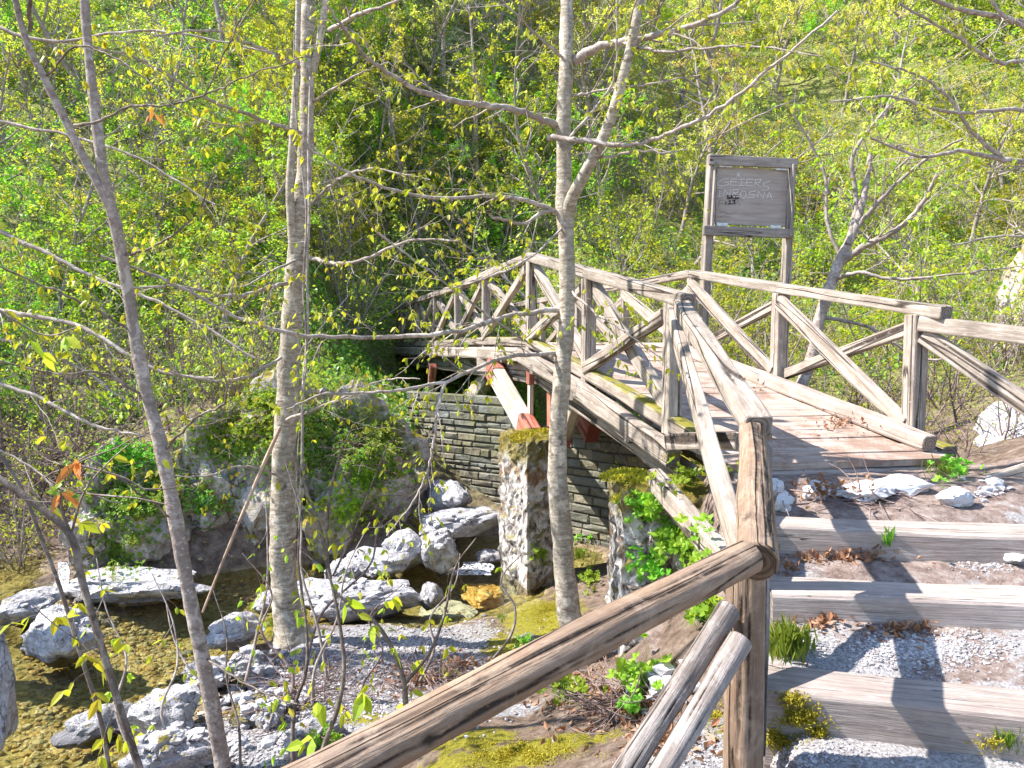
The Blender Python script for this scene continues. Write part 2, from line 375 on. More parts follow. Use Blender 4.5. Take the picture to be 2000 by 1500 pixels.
# ------------------------------------------------------------------ terrain
WATER_Z = -1.15
def P(px, py, z):
    v = ptz(px, py, z); return (v.x, v.y, z)
CP = [(0, 0, 0), (1.5, 0, 0), (-1.2, 0, -.15), (0, -6, 0), (6, -6, .2), (-6, -6, -.6), (-3, 0.5, -.8), (-8, 1, -1.2),
      (1.6, 2.3, -.10), (3, 2.3, -.08), (1.7, 3.2, .12), (3, 3.2, .14), (1.8, 4.0, .26), (3, 4.0, .3), (1.8, 4.7, .42), (3.2, 4.9, .48),
      (4.6, 2, .25), (4.6, 3.5, .5), (4.6, 5, .72), (5, 6.5, .7), (3.9, 5.6, .6), (8, 5, 1.3), (8, 9, 1.2),
      (.75, 2.2, -.12), (.40, 2.4, -.3), (.72, 3.3, -.22), (1.0, 4.0, -.1), (1.15, 4.6, 0.05), (1.4, 5.0, .3),
      P(1300, 1420, -.42), P(1240, 1300, -.7), P(1000, 1450, -.55), P(1120, 1330, -.93), P(900, 1330, -.95), P(700, 1300, -1.02),
      P(700, 1430, -.86), P(560, 1400, -.93), P(450, 1460, -.95), P(570, 1240, -1.04), P(640, 1210, -1.09), P(790, 1245, -1.07), P(940, 1240, -1.07),
      P(1050, 1190, -1.06), P(1150, 1180, -1.0), P(1100, 1110, -1.08), P(1180, 1120, -1.02),
      (0.2, 1.6, -.35), (-.7, 2.2, -.6), (-1.6, 2.8, -.9), (-1.4, 4.0, -.95), (-2.6, 3.6, -1.2),
      P(30, 1460, -1.42), P(120, 1420, -1.48), P(230, 1330, -1.45), P(300, 1250, -1.42), P(430, 1180, -1.40), P(520, 1150, -1.38), P(620, 1135, -1.36), P(880, 1175, -1.5), P(900, 1130, -1.45), P(930, 1190, -1.45), P(860, 1205, -1.35),
      (-.3, 8.6, -1.4), (.6, 9.0, -1.3), (-4.5, 5.5, -1.35), (-6, 5, -1.2), (-5.2, 7.3, -1.2), (-6.3, 8.4, -1.35), (-5.6, 9.6, -1.1), (-7.5, 9, -.9),
      (-4.2, 7.9, -1.12), (-3.3, 8.6, -1.1), (-2.5, 8.9, -.9), (-1.6, 9.1, -.9), (-1.2, 8.9, -1.0), 
      (-4.3, 9.6, .1), (-3, 9.9, .45), (-2.3, 10.3, .3), (-1.75, 10.4, -.2), (-.9, 10.4, -1.05), (-1.3, 10.3, -.75), (-.2, 10.0, -1.15), (-1.2, 9.6, -1.0), (.5, 9.7, -1.15),
      (2, 6.5, -.3), (3, 7, -.2), (1.6, 7.6, -.8), (2.5, 8.8, -.9), (3.6, 8.6, -.2), (4, 10.5, -.4), (6, 11, .3), (1.2, 9.6, -1.1),
      (0, 12.6, -.1), (2, 11.8, -.1), (-2, 12.5, .55), (-5, 11.5, .8), (-9, 11, .9), (4, 13, .2)]
CPa = np.array(CP, dtype=float)
_r = np.linalg.norm(CPa[:, None, :2] - CPa[None, :, :2], axis=2)
_A = np.zeros((len(CP) + 3, len(CP) + 3)); _n = len(CP)
_A[:_n, :_n] = _r + np.eye(_n) * 0.02
_A[:_n, _n] = 1; _A[:_n, _n + 1:] = CPa[:, :2]; _A[_n, :_n] = 1; _A[_n + 1:, :_n] = CPa[:, :2].T
_w = np.linalg.solve(_A, np.concatenate([CPa[:, 2], [0, 0, 0]]))
def vnoise(x, y, s, seed=0):
    """cheap vectorised value noise"""
    x = np.asarray(x) * s + seed * 13.7; y = np.asarray(y) * s - seed * 7.3
    xi = np.floor(x); yi = np.floor(y); fx = smooth01(x - xi); fy = smooth01(y - yi)
    def h(a, b):
        v = np.sin(a * 127.1 + b * 311.7) * 43758.5453; return v - np.floor(v)
    return (h(xi, yi) * (1 - fx) + h(xi + 1, yi) * fx) * (1 - fy) + (h(xi, yi + 1) * (1 - fx) + h(xi + 1, yi + 1) * fx) * fy - 0.5
def terrain(x, y):
    x = np.atleast_1d(np.asarray(x, dtype=float)); y = np.atleast_1d(np.asarray(y, dtype=float))
    xc = np.clip(x, -9, 9); yc = np.clip(y, -6, 13)
    z = np.zeros_like(xc)
    f = np.stack([xc.ravel(), yc.ravel()], 1)
    out = np.zeros(len(f))
    for i in range(0, len(f), 40000):
        g = f[i:i + 40000]
        rr = np.sqrt(((g[:, None, :] - CPa[None, :, :2]) ** 2).sum(2))
        out[i:i + 40000] = rr @ _w[:_n] + _w[_n] + g @ _w[_n + 1:]
    z = out.reshape(xc.shape)
    tx = smooth01((x + 6) / 12.0)
    d0 = 12.0 + 3.5 * tx; sl_ = 0.80 - 0.20 * tx
    hill = 0.7 + np.maximum(0, y - d0) * sl_ + np.maximum(0, np.abs(x) - 14) * 0.35 + 1.2 * vnoise(x, y, .17, 3) + 2.5 * vnoise(x, y, .06, 5)
    bc = 2.2 - .3 * (y - 5.8); vm = np.exp(-((x - bc) / 3.0) ** 4) * (1 - smooth01((y - 16.5) / 12)); hill = hill * (1 - vm) + vm * (-.35 + .05 * (y - 12))
    w = smooth01((y - 12.0) / 1.8); w = np.maximum(w, smooth01((np.abs(x) - 7.5) / 3.0) * smooth01((y - 3) / 4))
    z = z * (1 - w) + hill * w
    near = 1 - smooth01((y - 9) / 3)
    z = z + vnoise(x, y, 2.3, 1) * 0.09 + vnoise(x, y, 6.1, 2) * 0.04 + vnoise(x, y, 17, 4) * 0.018
    return z
def tz(x, y): return float(terrain([x], [y])[0])
def axis(lo, a, b, hi, step, grow=1.09):
    c = list(np.arange(a, b, step)); s = step; v = b
    right = [];
    while v < hi: right.append(v); s *= grow; v += s
    s = step; v = a - step; left = []
    while v > lo: left.append(v); s *= grow; v -= s
    return np.array(left[::-1] + c + right)
gx = axis(-140, -7.5, 7, 140, 0.055); gy = axis(-40, 1.5, 12.5, 170, 0.055)
GX, GY = np.meshgrid(gx, gy); GZ = terrain(GX, GY)
nx, ny = len(gx), len(gy)
V = np.stack([GX.ravel(), GY.ravel(), GZ.ravel()], 1)
I = np.arange(nx * ny).reshape(ny, nx)
F = np.stack([I[:-1, :-1].ravel(), I[:-1, 1:].ravel(), I[1:, 1:].ravel(), I[1:, :-1].ravel()], 1)
ground = mesh_np('ground', V, F, M['ground']); tag(ground, kind='structure')
# kinds of ground cover: red = gravel, green = moss, blue = stream bed
def blob(px, py, z, rx, ry):
    c = ptz(px, py, z); return np.clip(1.4 - np.sqrt(((V[:, 0] - c.x) / rx) ** 2 + ((V[:, 1] - c.y) / ry) ** 2), 0, 1)
grav = np.zeros(len(V)); moss = np.zeros(len(V))
for b in [(800, 1260, -1.05, 1.2, .8), (700, 1360, -.95, .8, .5), (560, 1420, -.93, .7, .5), (900, 1400, -.8, .5, .25), (1460, 1480, -.2, .5, .3)]: grav = np.maximum(grav, blob(*b))
for b in [(1060, 1200, -1.05, .5, .8), (1000, 1160, -1.05, .35, .6), (1000, 1470, -.55, .75, .2), (930, 1430, -.6, .3, .2), (840, 1380, -.85, .25, .15), (980, 1260, -1.0, .25, .5), (1100, 1240, -1., .3, .4), (1530, 1420, -.1, .3, .3), (720, 1420, -.9, .2, .1)]: moss = np.maximum(moss, blob(*b) * .8)
bedm = smooth01((-1.10 - V[:, 2]) / 0.12) * (V[:, 1] < 12) * (V[:, 1] > 2)
ca = ground.data.color_attributes.new('mask', 'FLOAT_COLOR', 'POINT')
ca.data.foreach_set('color', np.stack([grav, moss, bedm, np.ones(len(V))], 1).astype(np.float32).ravel())

wv = np.array([(-9, 2.5, WATER_Z), (2.6, 2.5, WATER_Z), (2.6, 11, WATER_Z), (-9, 11, WATER_Z)])
water = mesh_np('stream_water', wv, [[0, 1, 2, 3]], M['water']); tag(water, kind='structure')

# ------------------------------------------------------------------ timbers
def frame(a, b, face=None):
    z = (b - a).normalized()
    ref = Vector((0, 0, 1)) if abs(z.z) < 0.93 else (face or Vector((-0.29, 0.957, 0)))
    x = z.cross(ref).normalized(); y = x.cross(z) * -1
    y = z.cross(x)
    return x, y, z
def timber(name, a, b, w, h, parent, mat, log=False, seed=0, wear=0.006, taper=1.0, bend=0.0, cham=0.14):
    a = Vector(a); b = Vector(b); L = (b - a).length
    x, y, z = frame(a, b)
    n = max(3, int(L / (0.03 if log else 0.09)))
    rs = random.Random(seed * 7 + 1)
    cracks = [(rs.uniform(0, 6.28), rs.uniform(-.6, .6), rs.uniform(0, .45) * L, rs.uniform(.5, 1.0) * L, rs.uniform(.035, .06), rs.uniform(.05, .12)) for _ in range(5)] if log else []
    knots = [(rs.uniform(0, 6.28), rs.uniform(.1, .9) * L) for _ in range(max(1, int(L * 2.2)))] if log else []
    if log:
        m = 44
        cs = [(math.cos(2 * math.pi * i / m) * w / 2, math.sin(2 * math.pi * i / m) * h / 2) for i in range(m)]
    else:
        c = cham * min(w, h); hw, hh = w / 2, h / 2
        cs = []
        for sx_, sy_ in ((1, 1), (-1, 1), (-1, -1), (1, -1)):
            pts = [(sx_ * hw, sy_ * (hh - c)), (sx_ * (hw - .3 * c), sy_ * (hh - .3 * c)), (sx_ * (hw - c), sy_ * hh)]
            if sx_ * sy_ < 0: pts = pts[::-1]
            cs += pts
        m = 12
    Vs, CK = [], []
    for k in range(-1, n + 2):
        t = min(max(k / n, 0), 1); sc = (1 + (taper - 1) * t) * (0.90 if k in (-1, n + 1) else 1.0)
        zz = t * L + (-0.0 if k > -1 else -0.006) + (0.006 if k == n + 1 else 0)
        bx = bend * math.sin(math.pi * t)
        for i, (u, v) in enumerate(cs):
            q = (u * 6 + seed * 3.1, v * 6 - seed, zz * 1.7 + seed * 5.3)
            if log:
                th = 2 * math.pi * i / m; dk = 0.0
                f = 1 + 0.20 * noise.noise(Vector((u * 5 + seed, v * 5, zz * 1.6 + seed))) + 0.055 * noise.noise(Vector((u * 70, v * 70 + seed, zz * 4))) + .03 * noise.noise(Vector((u * 160, v * 160 + seed, zz * 14)))
                for a0, tw, z0, ln, wd_, dp in cracks:
                    if z0 < zz < z0 + ln:
                        e = min(1, (zz - z0) / .08, (z0 + ln - zz) / .08)
                        aa = (th - a0 - tw * zz - .10 * noise.noise(Vector((zz * 5, a0, 0))) + math.pi) % (2 * math.pi) - math.pi
                        g = max(0, 1 - abs(aa) / (wd_ * 2.2)) * e
                        if g > 0: f -= dp * g; dk = max(dk, g)
                for ka, kz in knots:
                    aa = (th - ka + math.pi) % (2 * math.pi) - math.pi
                    r2 = math.hypot(aa * w * .5 / .022, (zz - kz) / .034)
                    if r2 < 2.2:
                        f += .09 * math.exp(-(r2 - .9) ** 2 * 3); dk = max(dk, .85 * max(0, 1 - r2 / 1.1))
                Vs.append((u * sc * f + bx, v * sc * f, zz)); CK.append(dk)
            else:
                Vs.append((u * sc + wear * noise.noise(Vector(q)) + bx, v * sc + wear * noise.noise(Vector((q[1], q[2], q[0]))), zz)); CK.append(0.0)
    nr = n + 3
    c0 = len(Vs); Vs.append((0, 0, -0.004)); Vs.append((0, 0, L + 0.004))
    Fs = []
    for k in range(nr - 1):
        for i in range(m):
            j = (i + 1) % m; Fs.append((k * m + i, k * m + j, (k + 1) * m + j, (k + 1) * m + i))
    for i in range(m):
        j = (i + 1) % m
        Fs.append((c0, j, i)); Fs.append((c0 + 1, (nr - 1) * m + i, (nr - 1) * m + j))
    me = bpy.data.meshes.new(name); me.from_pydata(Vs, [], Fs)
    me.materials.append(mat)
    for p in me.polygons: p.use_smooth = log and len(p.vertices) == 4
    if log:
        CK += [0, 0]; at_ = me.attributes.new('crack', 'FLOAT', 'POINT'); at_.data.foreach_set('value', CK)
    me.update()
    o = bpy.data.objects.new(name, me); COL.objects.link(o)
    mt = Matrix((x, y, z)).transposed().to_4x4()
    o.rotation_mode = 'QUATERNION'; o.rotation_quaternion = mt.to_quaternion()
    if parent is not None:
        o.parent = parent; o.location = a - parent_world(parent)
    else: o.location = a
    return o
# ------------------------------------------------------------------ the bridge
Lpx = [(1315, 588, 846), (1150, 541, 738), (1038, 508, 676), (949, 543, 671), (894, 565, 672), (851, 579, 675), (814, 591, 677), (786, 604, 678), (768, 613, 678)]
Rpx = [(1791, 611, 856), (1525, 570, 748), (1353, 540, 694), (1221, 563, 694), (1130, 577, 690), (1060, 590, 688), (1004, 600, 686)]
def dl(px): return 2.98 / ((px - 1000) / 1480 + .3)
def dr(px): return 5.077 / ((px - 1000) / 1480 + .3)
Lp = [(at(a, t, dl(a)), at(a, b, dl(a))) for a, t, b in Lpx]
Rp = [(at(a, t, dr(a)), at(a, b, dr(a))) for a, t, b in Rpx]
AX = Vector((-.287, .958, 0)); CR = Vector((.958, .287, 0))
bridge = empty('footbridge', Lp[0][1], 'arched wooden footbridge with cross-braced railings crossing the stream', 'footbridge')
# deck edge lines, near end first
def zl(y):  # left deck height by depth
    ys = [5.0, 5.8, 7.42, 9.15, 11.2, 13, 17, 21, 26]; zs = [.71, .82, 1.15, 1.43, 1.42, 1.36, 1.28, 1.22, 1.1]
    return float(np.interp(y, ys, zs))
def zr(y):
    ys = [5.6, 6.1, 7.75, 9.45, 11.5, 13, 17, 21, 26]; zs = [.665, .735, 1.06, 1.34, 1.33, 1.30, 1.24, 1.2, 1.08]
    return float(np.interp(y, ys, zs))
def lx(y, off=0): return 1.24 - .3 * (y - 5.8) + off
def rx_(y, off=0): return 3.25 - .3 * (y - 6.09) + off
Vd, Fd = [], []
rd = random.Random(4)
yl = 5.06
while yl < 25:
    wd = .19 + rd.uniform(-.02, .02); y1 = yl + wd - .008
    e1 = rd.uniform(-.02, .02); e2 = rd.uniform(-.02, .02); jz = rd.uniform(-.006, .006)
    a = Vector((lx(yl, .02 + e1), yl, zl(yl) + jz)); b = Vector((lx(y1, .02 + e1), y1, zl(y1) + jz + rd.uniform(-.004, .004)))
    c = Vector((rx_(y1 + .57, -.06 + e2), y1 + .57, zr(y1 + .57) + jz)); d = Vector((rx_(yl + .57, -.06 + e2), yl + .57, zr(yl + .57) + jz))
    k = len(Vd); nseg = 8
    for s_ in range(nseg + 1):
        t = s_ / nseg
        p = a.lerp(d, t); q = b.lerp(c, t)
        wob = .004 * noise.noise(Vector((t * 9, yl * 3, 0)))
        for vv in (p + Vector((0, 0, wob)), q + Vector((0, 0, wob)), q - Vector((0, 0, .05)), p - Vector((0, 0, .05))): Vd.append(vv)
    for s_ in range(nseg):
        o_ = k + s_ * 4
        for i in range(4): Fd.append((o_ + i, o_ + (i + 1) % 4, o_ + 4 + (i + 1) % 4, o_ + 4 + i))
    Fd.append((k + 3, k + 2, k + 1, k)); e = k + nseg * 4; Fd.append((e, e + 1, e + 2, e + 3))
    yl += wd
t_ = NT('deck_planks_wood')
v_ = t_.coord('Object', (1, 1, 1))
rt_ = t_.add('ShaderNodeVectorRotate', rotation_type='Z_AXIS'); rt_.inputs['Angle'].default_value = -0.29; t_.link(v_, rt_.inputs[0])
mp_ = t_.add('ShaderNodeMapping'); mp_.inputs['Scale'].default_value = (1.2, 22, 22); t_.link(rt_.outputs[0], mp_.inputs[0])
g_ = t_.add('ShaderNodeNewGeometry')
a_ = t_.noise(mp_.outputs[0], 1.5, 7, 0.7, .3); b_ = t_.noise(v_, 3.5, 6, .65); c_ = t_.noise(v_, 60, 3, .7)
col_ = t_.ramp(a_, [(.34, (.26, .19, .15)), (.5, (.42, .33, .275)), (.66, (.56, .47, .41))])
col_ = t_.mix(t_.ramp(g_.outputs['Random Per Island'], [(0, 0.0), (1, .35)]), col_, (.26, .195, .16))
col_ = t_.mix(t_.ramp(t_.math('ADD', b_, t_.math('MULTIPLY', c_, .35)), [(.66, 0.0), (.78, .8)]), col_, (.24, .15, .11))
M['deck'] = t_.done(col_, t_.bump(t_.math('ADD', a_, t_.math('MULTIPLY', c_, .5)), .8, .006), .85)
mesh_np('deck', np.array([tuple(v) for v in Vd]), Fd, M['deck'], bridge, smooth=False)

def kerbline(side, off, dz, w, h, mat, name, i0=0, ext=None, pts=None):
    P_ = pts
    for i in range(len(P_) - 1):
        timber(name, P_[i], P_[i + 1], w, h, bridge, mat, seed=i + hash(name) % 7, wear=.012, cham=.2)
ysL = [5.35, 7.3, 9.15, 12.5, 17, 23]
def linepts(fx, fz, ys, off, dz): return [Vector((fx(y, off), y, fz(y) + dz)) for y in ys]
kerbline(0, 0, 0, .13, .12, M['timber_moss'], 'kerb', pts=linepts(lx, zl, [5.3, 7.3, 9.15, 11.5, 14.5, 18, 23], .0, .065))
kerbline(0, 0, 0, .12, .17, M['timber'], 'edge_beam', pts=linepts(lx, zl, [5.55, 7.3, 9.15, 12.8, 17, 23], -.12, -.09))
kerbline(0, 0, 0, .10, .08, M['timber_moss'], 'lower_beam', pts=linepts(lx, zl, [5.5, 7.3, 9.15], -.05, -.22))
kerbline(0, 0, 0, .16, .26, M['timber_moss'], 'girder', pts=linepts(lx, zl, [5.35, 7.3, 9.15, 12.8, 17, 23], .12, -.32))
kerbline(0, 0, 0, .16, .26, M['timber_moss'], 'girder', pts=linepts(rx_, zr, [6.0, 7.8, 9.4, 12.8, 17, 23], -.25, -.32))
kerbline(0, 0, 0, .14, .13, M['deckwood'], 'kerb', pts=linepts(rx_, zr, [5.75, 7.75, 9.45, 12.8, 17, 23], -.16, .07))
kerbline(0, 0, 0, .15, .15, M['timber_moss'], 'edge_beam', pts=linepts(rx_, zr, [5.85, 7.75, 9.45, 12.8, 17, 23], .08, -.05))
# front sill of the deck
timber('front_sill', (lx(5.06, .02), 5.13, zl(5.0) - .135), (rx_(5.63, -.02), 5.71, zr(5.6) - .145), .15, .17, bridge, M['sleeper'], seed=3, wear=.01)
# cross joists under the deck
for y in np.arange(6.2, 22, 1.2):
    timber('joist', (lx(y, -.18), y, zl(y) - .15), (rx_(y + .57, .02), y + .57, zr(y + .57) - .15), .1, .12, bridge, M['timber_moss'], seed=int(y * 7), wear=.005)
UP = Vector((0, 0, 1))
for i, (t, b) in enumerate(Lp):
    w = .125 if i < 3 else .11
    bb = Vector((t.x, t.y, b.z - (.12 if i else .0)))
    timber('post', bb, t + UP * -.02, w, w, bridge, M['timber'], seed=i + 10)
for i, (t, b) in enumerate(Rp):
    bb = Vector((t.x, t.y, b.z - .12))
    timber('post', bb, t + UP * -.02, .14 if i < 2 else .11, .13 if i < 2 else .11, bridge, M['timber'], seed=i + 30)
def rails(P_, w, h, ext0, seed):
    tops = [t + UP * .035 for t, b in P_]
    d0 = (tops[0] - tops[1]).normalized()
    tops[0] = tops[0] + d0 * ext0
    for i in (range(0, len(tops) - 1)):
        q0, q1 = tops[i], tops[i + 1]
        if i >= 1: q0 = q0 - (q1 - q0).normalized() * .0
        timber('handrail', q0, q1, w, h, bridge, M['timber'], seed=seed + i, wear=.008)
rails(Lp, .13, .105, .22, 50)
rails(Rp, .12, .10, .28, 70)
def brace(pa, pb, w, h, seed, off):
    d = (pb - pa).normalized()
    o_ = CR * off
    timber('brace', pa + o_ + d * .06, pb + o_ - d * .04, w, h, bridge, M['timber'], seed=seed, wear=.007)
for P_, s0, off in ((Lp, 100, .045), (Rp, 140, -.05)):
    for i in range(len(P_) - 1):
        (t0, b0), (t1, b1) = P_[i], P_[i + 1]
        if i % 1 == 0:
            brace(t1 - UP * .07, Vector((t0.x, t0.y, b0.z + .09)), .075, .135, s0 + i, off)
            brace(t0 - UP * .09, Vector((t1.x, t1.y, b1.z + .08)), .075, .105, s0 + 20 + i, off - .09 * (1 if off > 0 else -1))
# struts under the arch, with red painted ends
def strut(a, b, w, h, red0, red1, seed):
    a = Vector(a); b = Vector(b)
    s_ = timber('strut', a, b, w, h, bridge, M['cream'], seed=seed, wear=.004)
    L = (b - a).length; d = (b - a) / L
    for q0, q1 in ((0, red0), (L - red1, L)):
        if q1 - q0 > .02:
            r = timber('painted_end', a + d * (q0 - .004), a + d * (q1 + .004), w + .02, h + .02, bridge, M['red'], seed=seed + 5, wear=.003)
            # sub-part of the strut
            mw = Matrix.Translation(parent_world(bridge)) @ Matrix.LocRotScale(r.location, r.rotation_quaternion, None)
            sw = Matrix.Translation(parent_world(bridge)) @ Matrix.LocRotScale(s_.location, s_.rotation_quaternion, None)
            r.parent = s_; lm = sw.inverted() @ mw
            r.location = lm.to_translation(); r.rotation_quaternion = lm.to_quaternion()
    return s_
strut(at(1040, 856, 8.75), at(962, 718, 10.3), .16, .27, .33, .28, 201)
strut(at(1046, 852, 8.9) + Vector((.7, .2, 0)), at(962, 712, 10.4) + Vector((.8, .2, 0)), .16, .22, .3, .28, 204)
strut(at(1100, 860, 8.8), at(1128, 770, 8.2), .12, .18, .1, .1, 202)
strut(at(1078, 832, 8.85), at(1078, 700, 8.85), .07, .10, .42, .2, 203)
strut(at(1036, 840, 9.0), at(1036, 700, 9.0), .05, .09, .06, .3, 205)
strut(at(905, 800, 13.2), at(955, 735, 12.2), .2, .25, .0, .0, 206)
strut(at(838, 778, 13.6), at(846, 715, 13.2), .1, .12, .2, .3, 207)
timber('crossbeam', at(940, 712, 11.0), at(1085, 720, 9.2), .15, .22, bridge, M['timber'], seed=208)

# ------------------------------------------------------------------ railing running on past the right end of the deck
rt = empty('side_railing', Rp[0][1] + Vector((.3, -.1, -.2)), 'squared timber railing running from the bridge end post out of the right edge', 'railing')
e0 = at(1800, 632, 6.0); e1 = at(2150, 672, 4.95)
timber('handrail', e0, e1, .09, .12, rt, M['timber'], seed=300)
timber('brace', at(1806, 655, 6.0), at(2170, 905, 4.95), .08, .13, rt, M['timber'], seed=301)
pe = at(2150, 660, 4.93); timber('post', (pe.x, pe.y, tz(pe.x, pe.y) - .1), pe, .12, .12, rt, M['timber'], seed=302)
timber('lower_beam', at(1905, 950, 5.2), at(2150, 880, 4.95), .09, .11, rt, M['timber'], seed=303)

# ------------------------------------------------------------------ log fence beside the steps
A_ = at(1476, 840, 3.42); A0 = Vector((A_.x + .02, A_.y + .02, .05))
B_ = at(1462, 1072, 2.52); B0 = Vector((B_.x, B_.y, -.25))
fence = empty('log_fence', Vector((B_.x, B_.y, 0)), 'rough log handrail fence beside the steps, cracked bark-free rails', 'fence')
timber('handrail', Lp[0][0] + Vector((.035, -.05, -.015)), A_ + Vector((0, -.02, .02)), .12, .11, fence, M['timber'], seed=401, wear=.01)
timber('post', A0, Vector((A_.x + .03, A_.y + .05, A_.z - .02)), .115, .115, fence, M['log'], log=True, seed=402)
timber('handrail', B_ + Vector((-.012, -.13, .0)), A_ + Vector((-.005, .03, .0)), .135, .135, fence, M['log'], log=True, seed=403, taper=.86)
timber('post', B0, Vector((B_.x + .005, B_.y + .03, B_.z - .02)), .132, .132, fence, M['log'], log=True, seed=404)
timber('handrail', at(1462, 1086, 2.38), at(560, 1560, 1.62), .112, .112, fence, M['log'], log=True, seed=405, taper=1.08, bend=.014)
timber('brace', at(1424, 1190, 2.48), at(1190, 1560, 2.12), .075, .085, fence, M['log_grey'], log=True, seed=406)
timber('brace', at(1446, 1250, 2.38), at(1262, 1560, 2.1), .078, .078, fence, M['log_grey'], log=True, seed=407)
timber('brace', Lp[0][0] + Vector((-.02, -.05, -.10)), at(1447, 1085, 3.45), .075, .145, fence, M['timber'], seed=408, wear=.008)
timber('crossbar', at(1312, 862, 5.12), at(1452, 861, 4.3), .12, .105, fence, M['timber'], seed=409, wear=.01)
timber('lower_beam', at(1278, 935, 5.25), at(1425, 1105, 3.7), .10, .14, fence, M['timber'], seed=410, wear=.01)
timber('brace', A_ + Vector((.02, -.02, -.06)), at(1466, 1470, 2.62), .10, .10, fence, M['log_grey'], log=True, seed=411)
kn = empty('tmp', (0, 0, 0)); bpy.data.objects.remove(kn)

# ------------------------------------------------------------------ timber steps
def step(pl, pr, z, ht, wdt, label, seed):
    a = ptz(pl[0], pl[1], z); b = ptz(pr[0], pr[1], z)
    d = (b - a).normalized(); b = b + d * 1.6; nrm = Vector((-d.y, d.x, 0))
    o = timber('timber_step', a + nrm * (wdt / 2) - UP * (ht / 2), b + nrm * (wdt / 2) - UP * (ht / 2), wdt, ht, None, M['sleeper'], seed=seed, wear=.012, cham=.08)
    tag(o, label, 'step', 'timber steps up to the bridge'); return a, b
step((1490, 1028), (2000, 1047), .575, .22, .27, 'top timber step, just below the bridge deck and its row of flat stones', 1)
step((1510, 1158), (2000, 1178), .425, .26, .24, 'middle timber step with dry leaves heaped at its left end', 2)
step((1496, 1345), (2000, 1400), .262, .32, .25, 'lowest timber step, moss growing on its riser beside the fence post', 3)
# earth and gravel between the steps
def path_z(x, y):
    ysl = (y - .11 * (x - 1.2) * 0)
    yy = y + np.clip(.55 - (y - 2.7) * .45, 0, .6) * (x - 1.2) * .45
    return np.interp(yy, [1.0, 2.2, 2.80, 2.98, 3.05, 3.55, 3.75, 3.82, 4.2, 4.42, 4.5, 5.05, 5.4, 6.0], [.04, .08, .115, .235, .25, .335, .40, .415, .47, .55, .56, .62, .60, .6])
px_ = np.arange(.80, 5.6, .035); py_ = np.arange(1.2, 5.7, .035)
PX, PY = np.meshgrid(px_, py_)
PZ = path_z(PX, PY) + vnoise(PX, PY, 4, 7) * .03 + vnoise(PX, PY, 13, 8) * .014 + vnoise(PX, PY, 31, 9) * .008
left_edge = np.interp(PY, [1.2, 2.5, 3.4, 4.6, 5.7], [1.0, 1.0, 1.22, 1.38, 1.45])
PZ -= smooth01((left_edge + .06 * vnoise(PX, PY, 5, 3) - PX) / .35) * .75
PZ += smooth01((PX - 3.3) / 1.6) * smooth01((PY - 3) / 2) * .25
PZ -= smooth01((PX - 5.1) / .4) * .6
n0, n1_ = PX.shape; I = np.arange(n0 * n1_).reshape(n0, n1_)
path = mesh_np('gravel_path', np.stack([PX.ravel(), PY.ravel(), PZ.ravel()], 1), np.stack([I[:-1, :-1].ravel(), I[:-1, 1:].ravel(), I[1:, 1:].ravel(), I[1:, :-1].ravel()], 1), M['path'])
tag(path, kind='structure')
def surf(x, y):
    z = tz(x, y)
    if .85 < x < 5.5 and 1.3 < y < 5.6:
        i = min(len(py_) - 1, max(0, int(round((y - 1.2) / .035)))); j = min(len(px_) - 1, max(0, int(round((x - .8) / .035))))
        z = max(z, float(PZ[i, j]))
    return z
def hit(px, py, it=40):
    """first point of the ground or path along the ray through a pixel"""
    r = ray(px, py); d = 1.5; o = Vector((0, 0, EYE)); prev = d
    while d < 120:
        p = o + r * d
        if surf(p.x, p.y) > p.z:
            lo, hi = prev, d
            for _ in range(14):
                m = (lo + hi) / 2; p = o + r * m
                if surf(p.x, p.y) > p.z: hi = m
                else: lo = m
            return o + r * hi
        prev = d; d += .04 + d * .01
    return o + r * d

# ------------------------------------------------------------------ stone work
def block_wall(name, a, b, z0, z1, thick, mat, seed, course=.11, label=None):
    """coursed rubble: every stone a rough little box on a dark core"""
    rr = random.Random(seed); a = Vector(a); b = Vector(b); L = (b - a).length; d = (b - a) / L; nn = Vector((d.y, -d.x, 0))
    Vs, Fs = [], []
    z = z0
    while z < z1:
        h = course * rr.uniform(.55, 1.35); s_ = -rr.uniform(0, .2)
        while s_ < L:
            w = rr.uniform(.12, .5) * (h / course) ** .4; g = .0035
            s0, s1 = max(s_, 0) + g, min(s_ + w, L) - g
            if s1 - s0 > .03:
                dep = rr.uniform(.0, .022); k = len(Vs); c = .014; hh = h * rr.uniform(.85, 1.0)
                tl = [rr.uniform(-.012, .012) for _ in range(6)]
                for (q, zz, dp) in ((s0, z + g, -.1), (s1, z + g, -.1), (s1, z + hh - g, -.1), (s0, z + hh - g, -.1),
                                    (s0 + tl[0] * .3, z + g + tl[1] * .5, dep - c), (s1 + tl[2] * .3, z + g + tl[3] * .5, dep - c), (s1, z + hh - g + tl[4] * .4, dep - c), (s0, z + hh - g + tl[5] * .4, dep - c),
                                    (s0 + c, z + g + c, dep), (s1 - c, z + g + c, dep + tl[0]), (s1 - c, z + hh - g - c, dep + tl[1]), (s0 + c, z + hh - g - c, dep + tl[2])):
                    p = a + d * q + nn * dp; Vs.append((p.x, p.y, zz))
                for (i, j) in ((0, 4), (4, 8)):
                    for e in range(4): f = (e + 1) % 4; Fs.append((k + i + e, k + i + f, k + j + f, k + j + e))
                Fs.append((k + 8, k + 9, k + 10, k + 11))
            s_ += w
        z += h
    return Vs, Fs
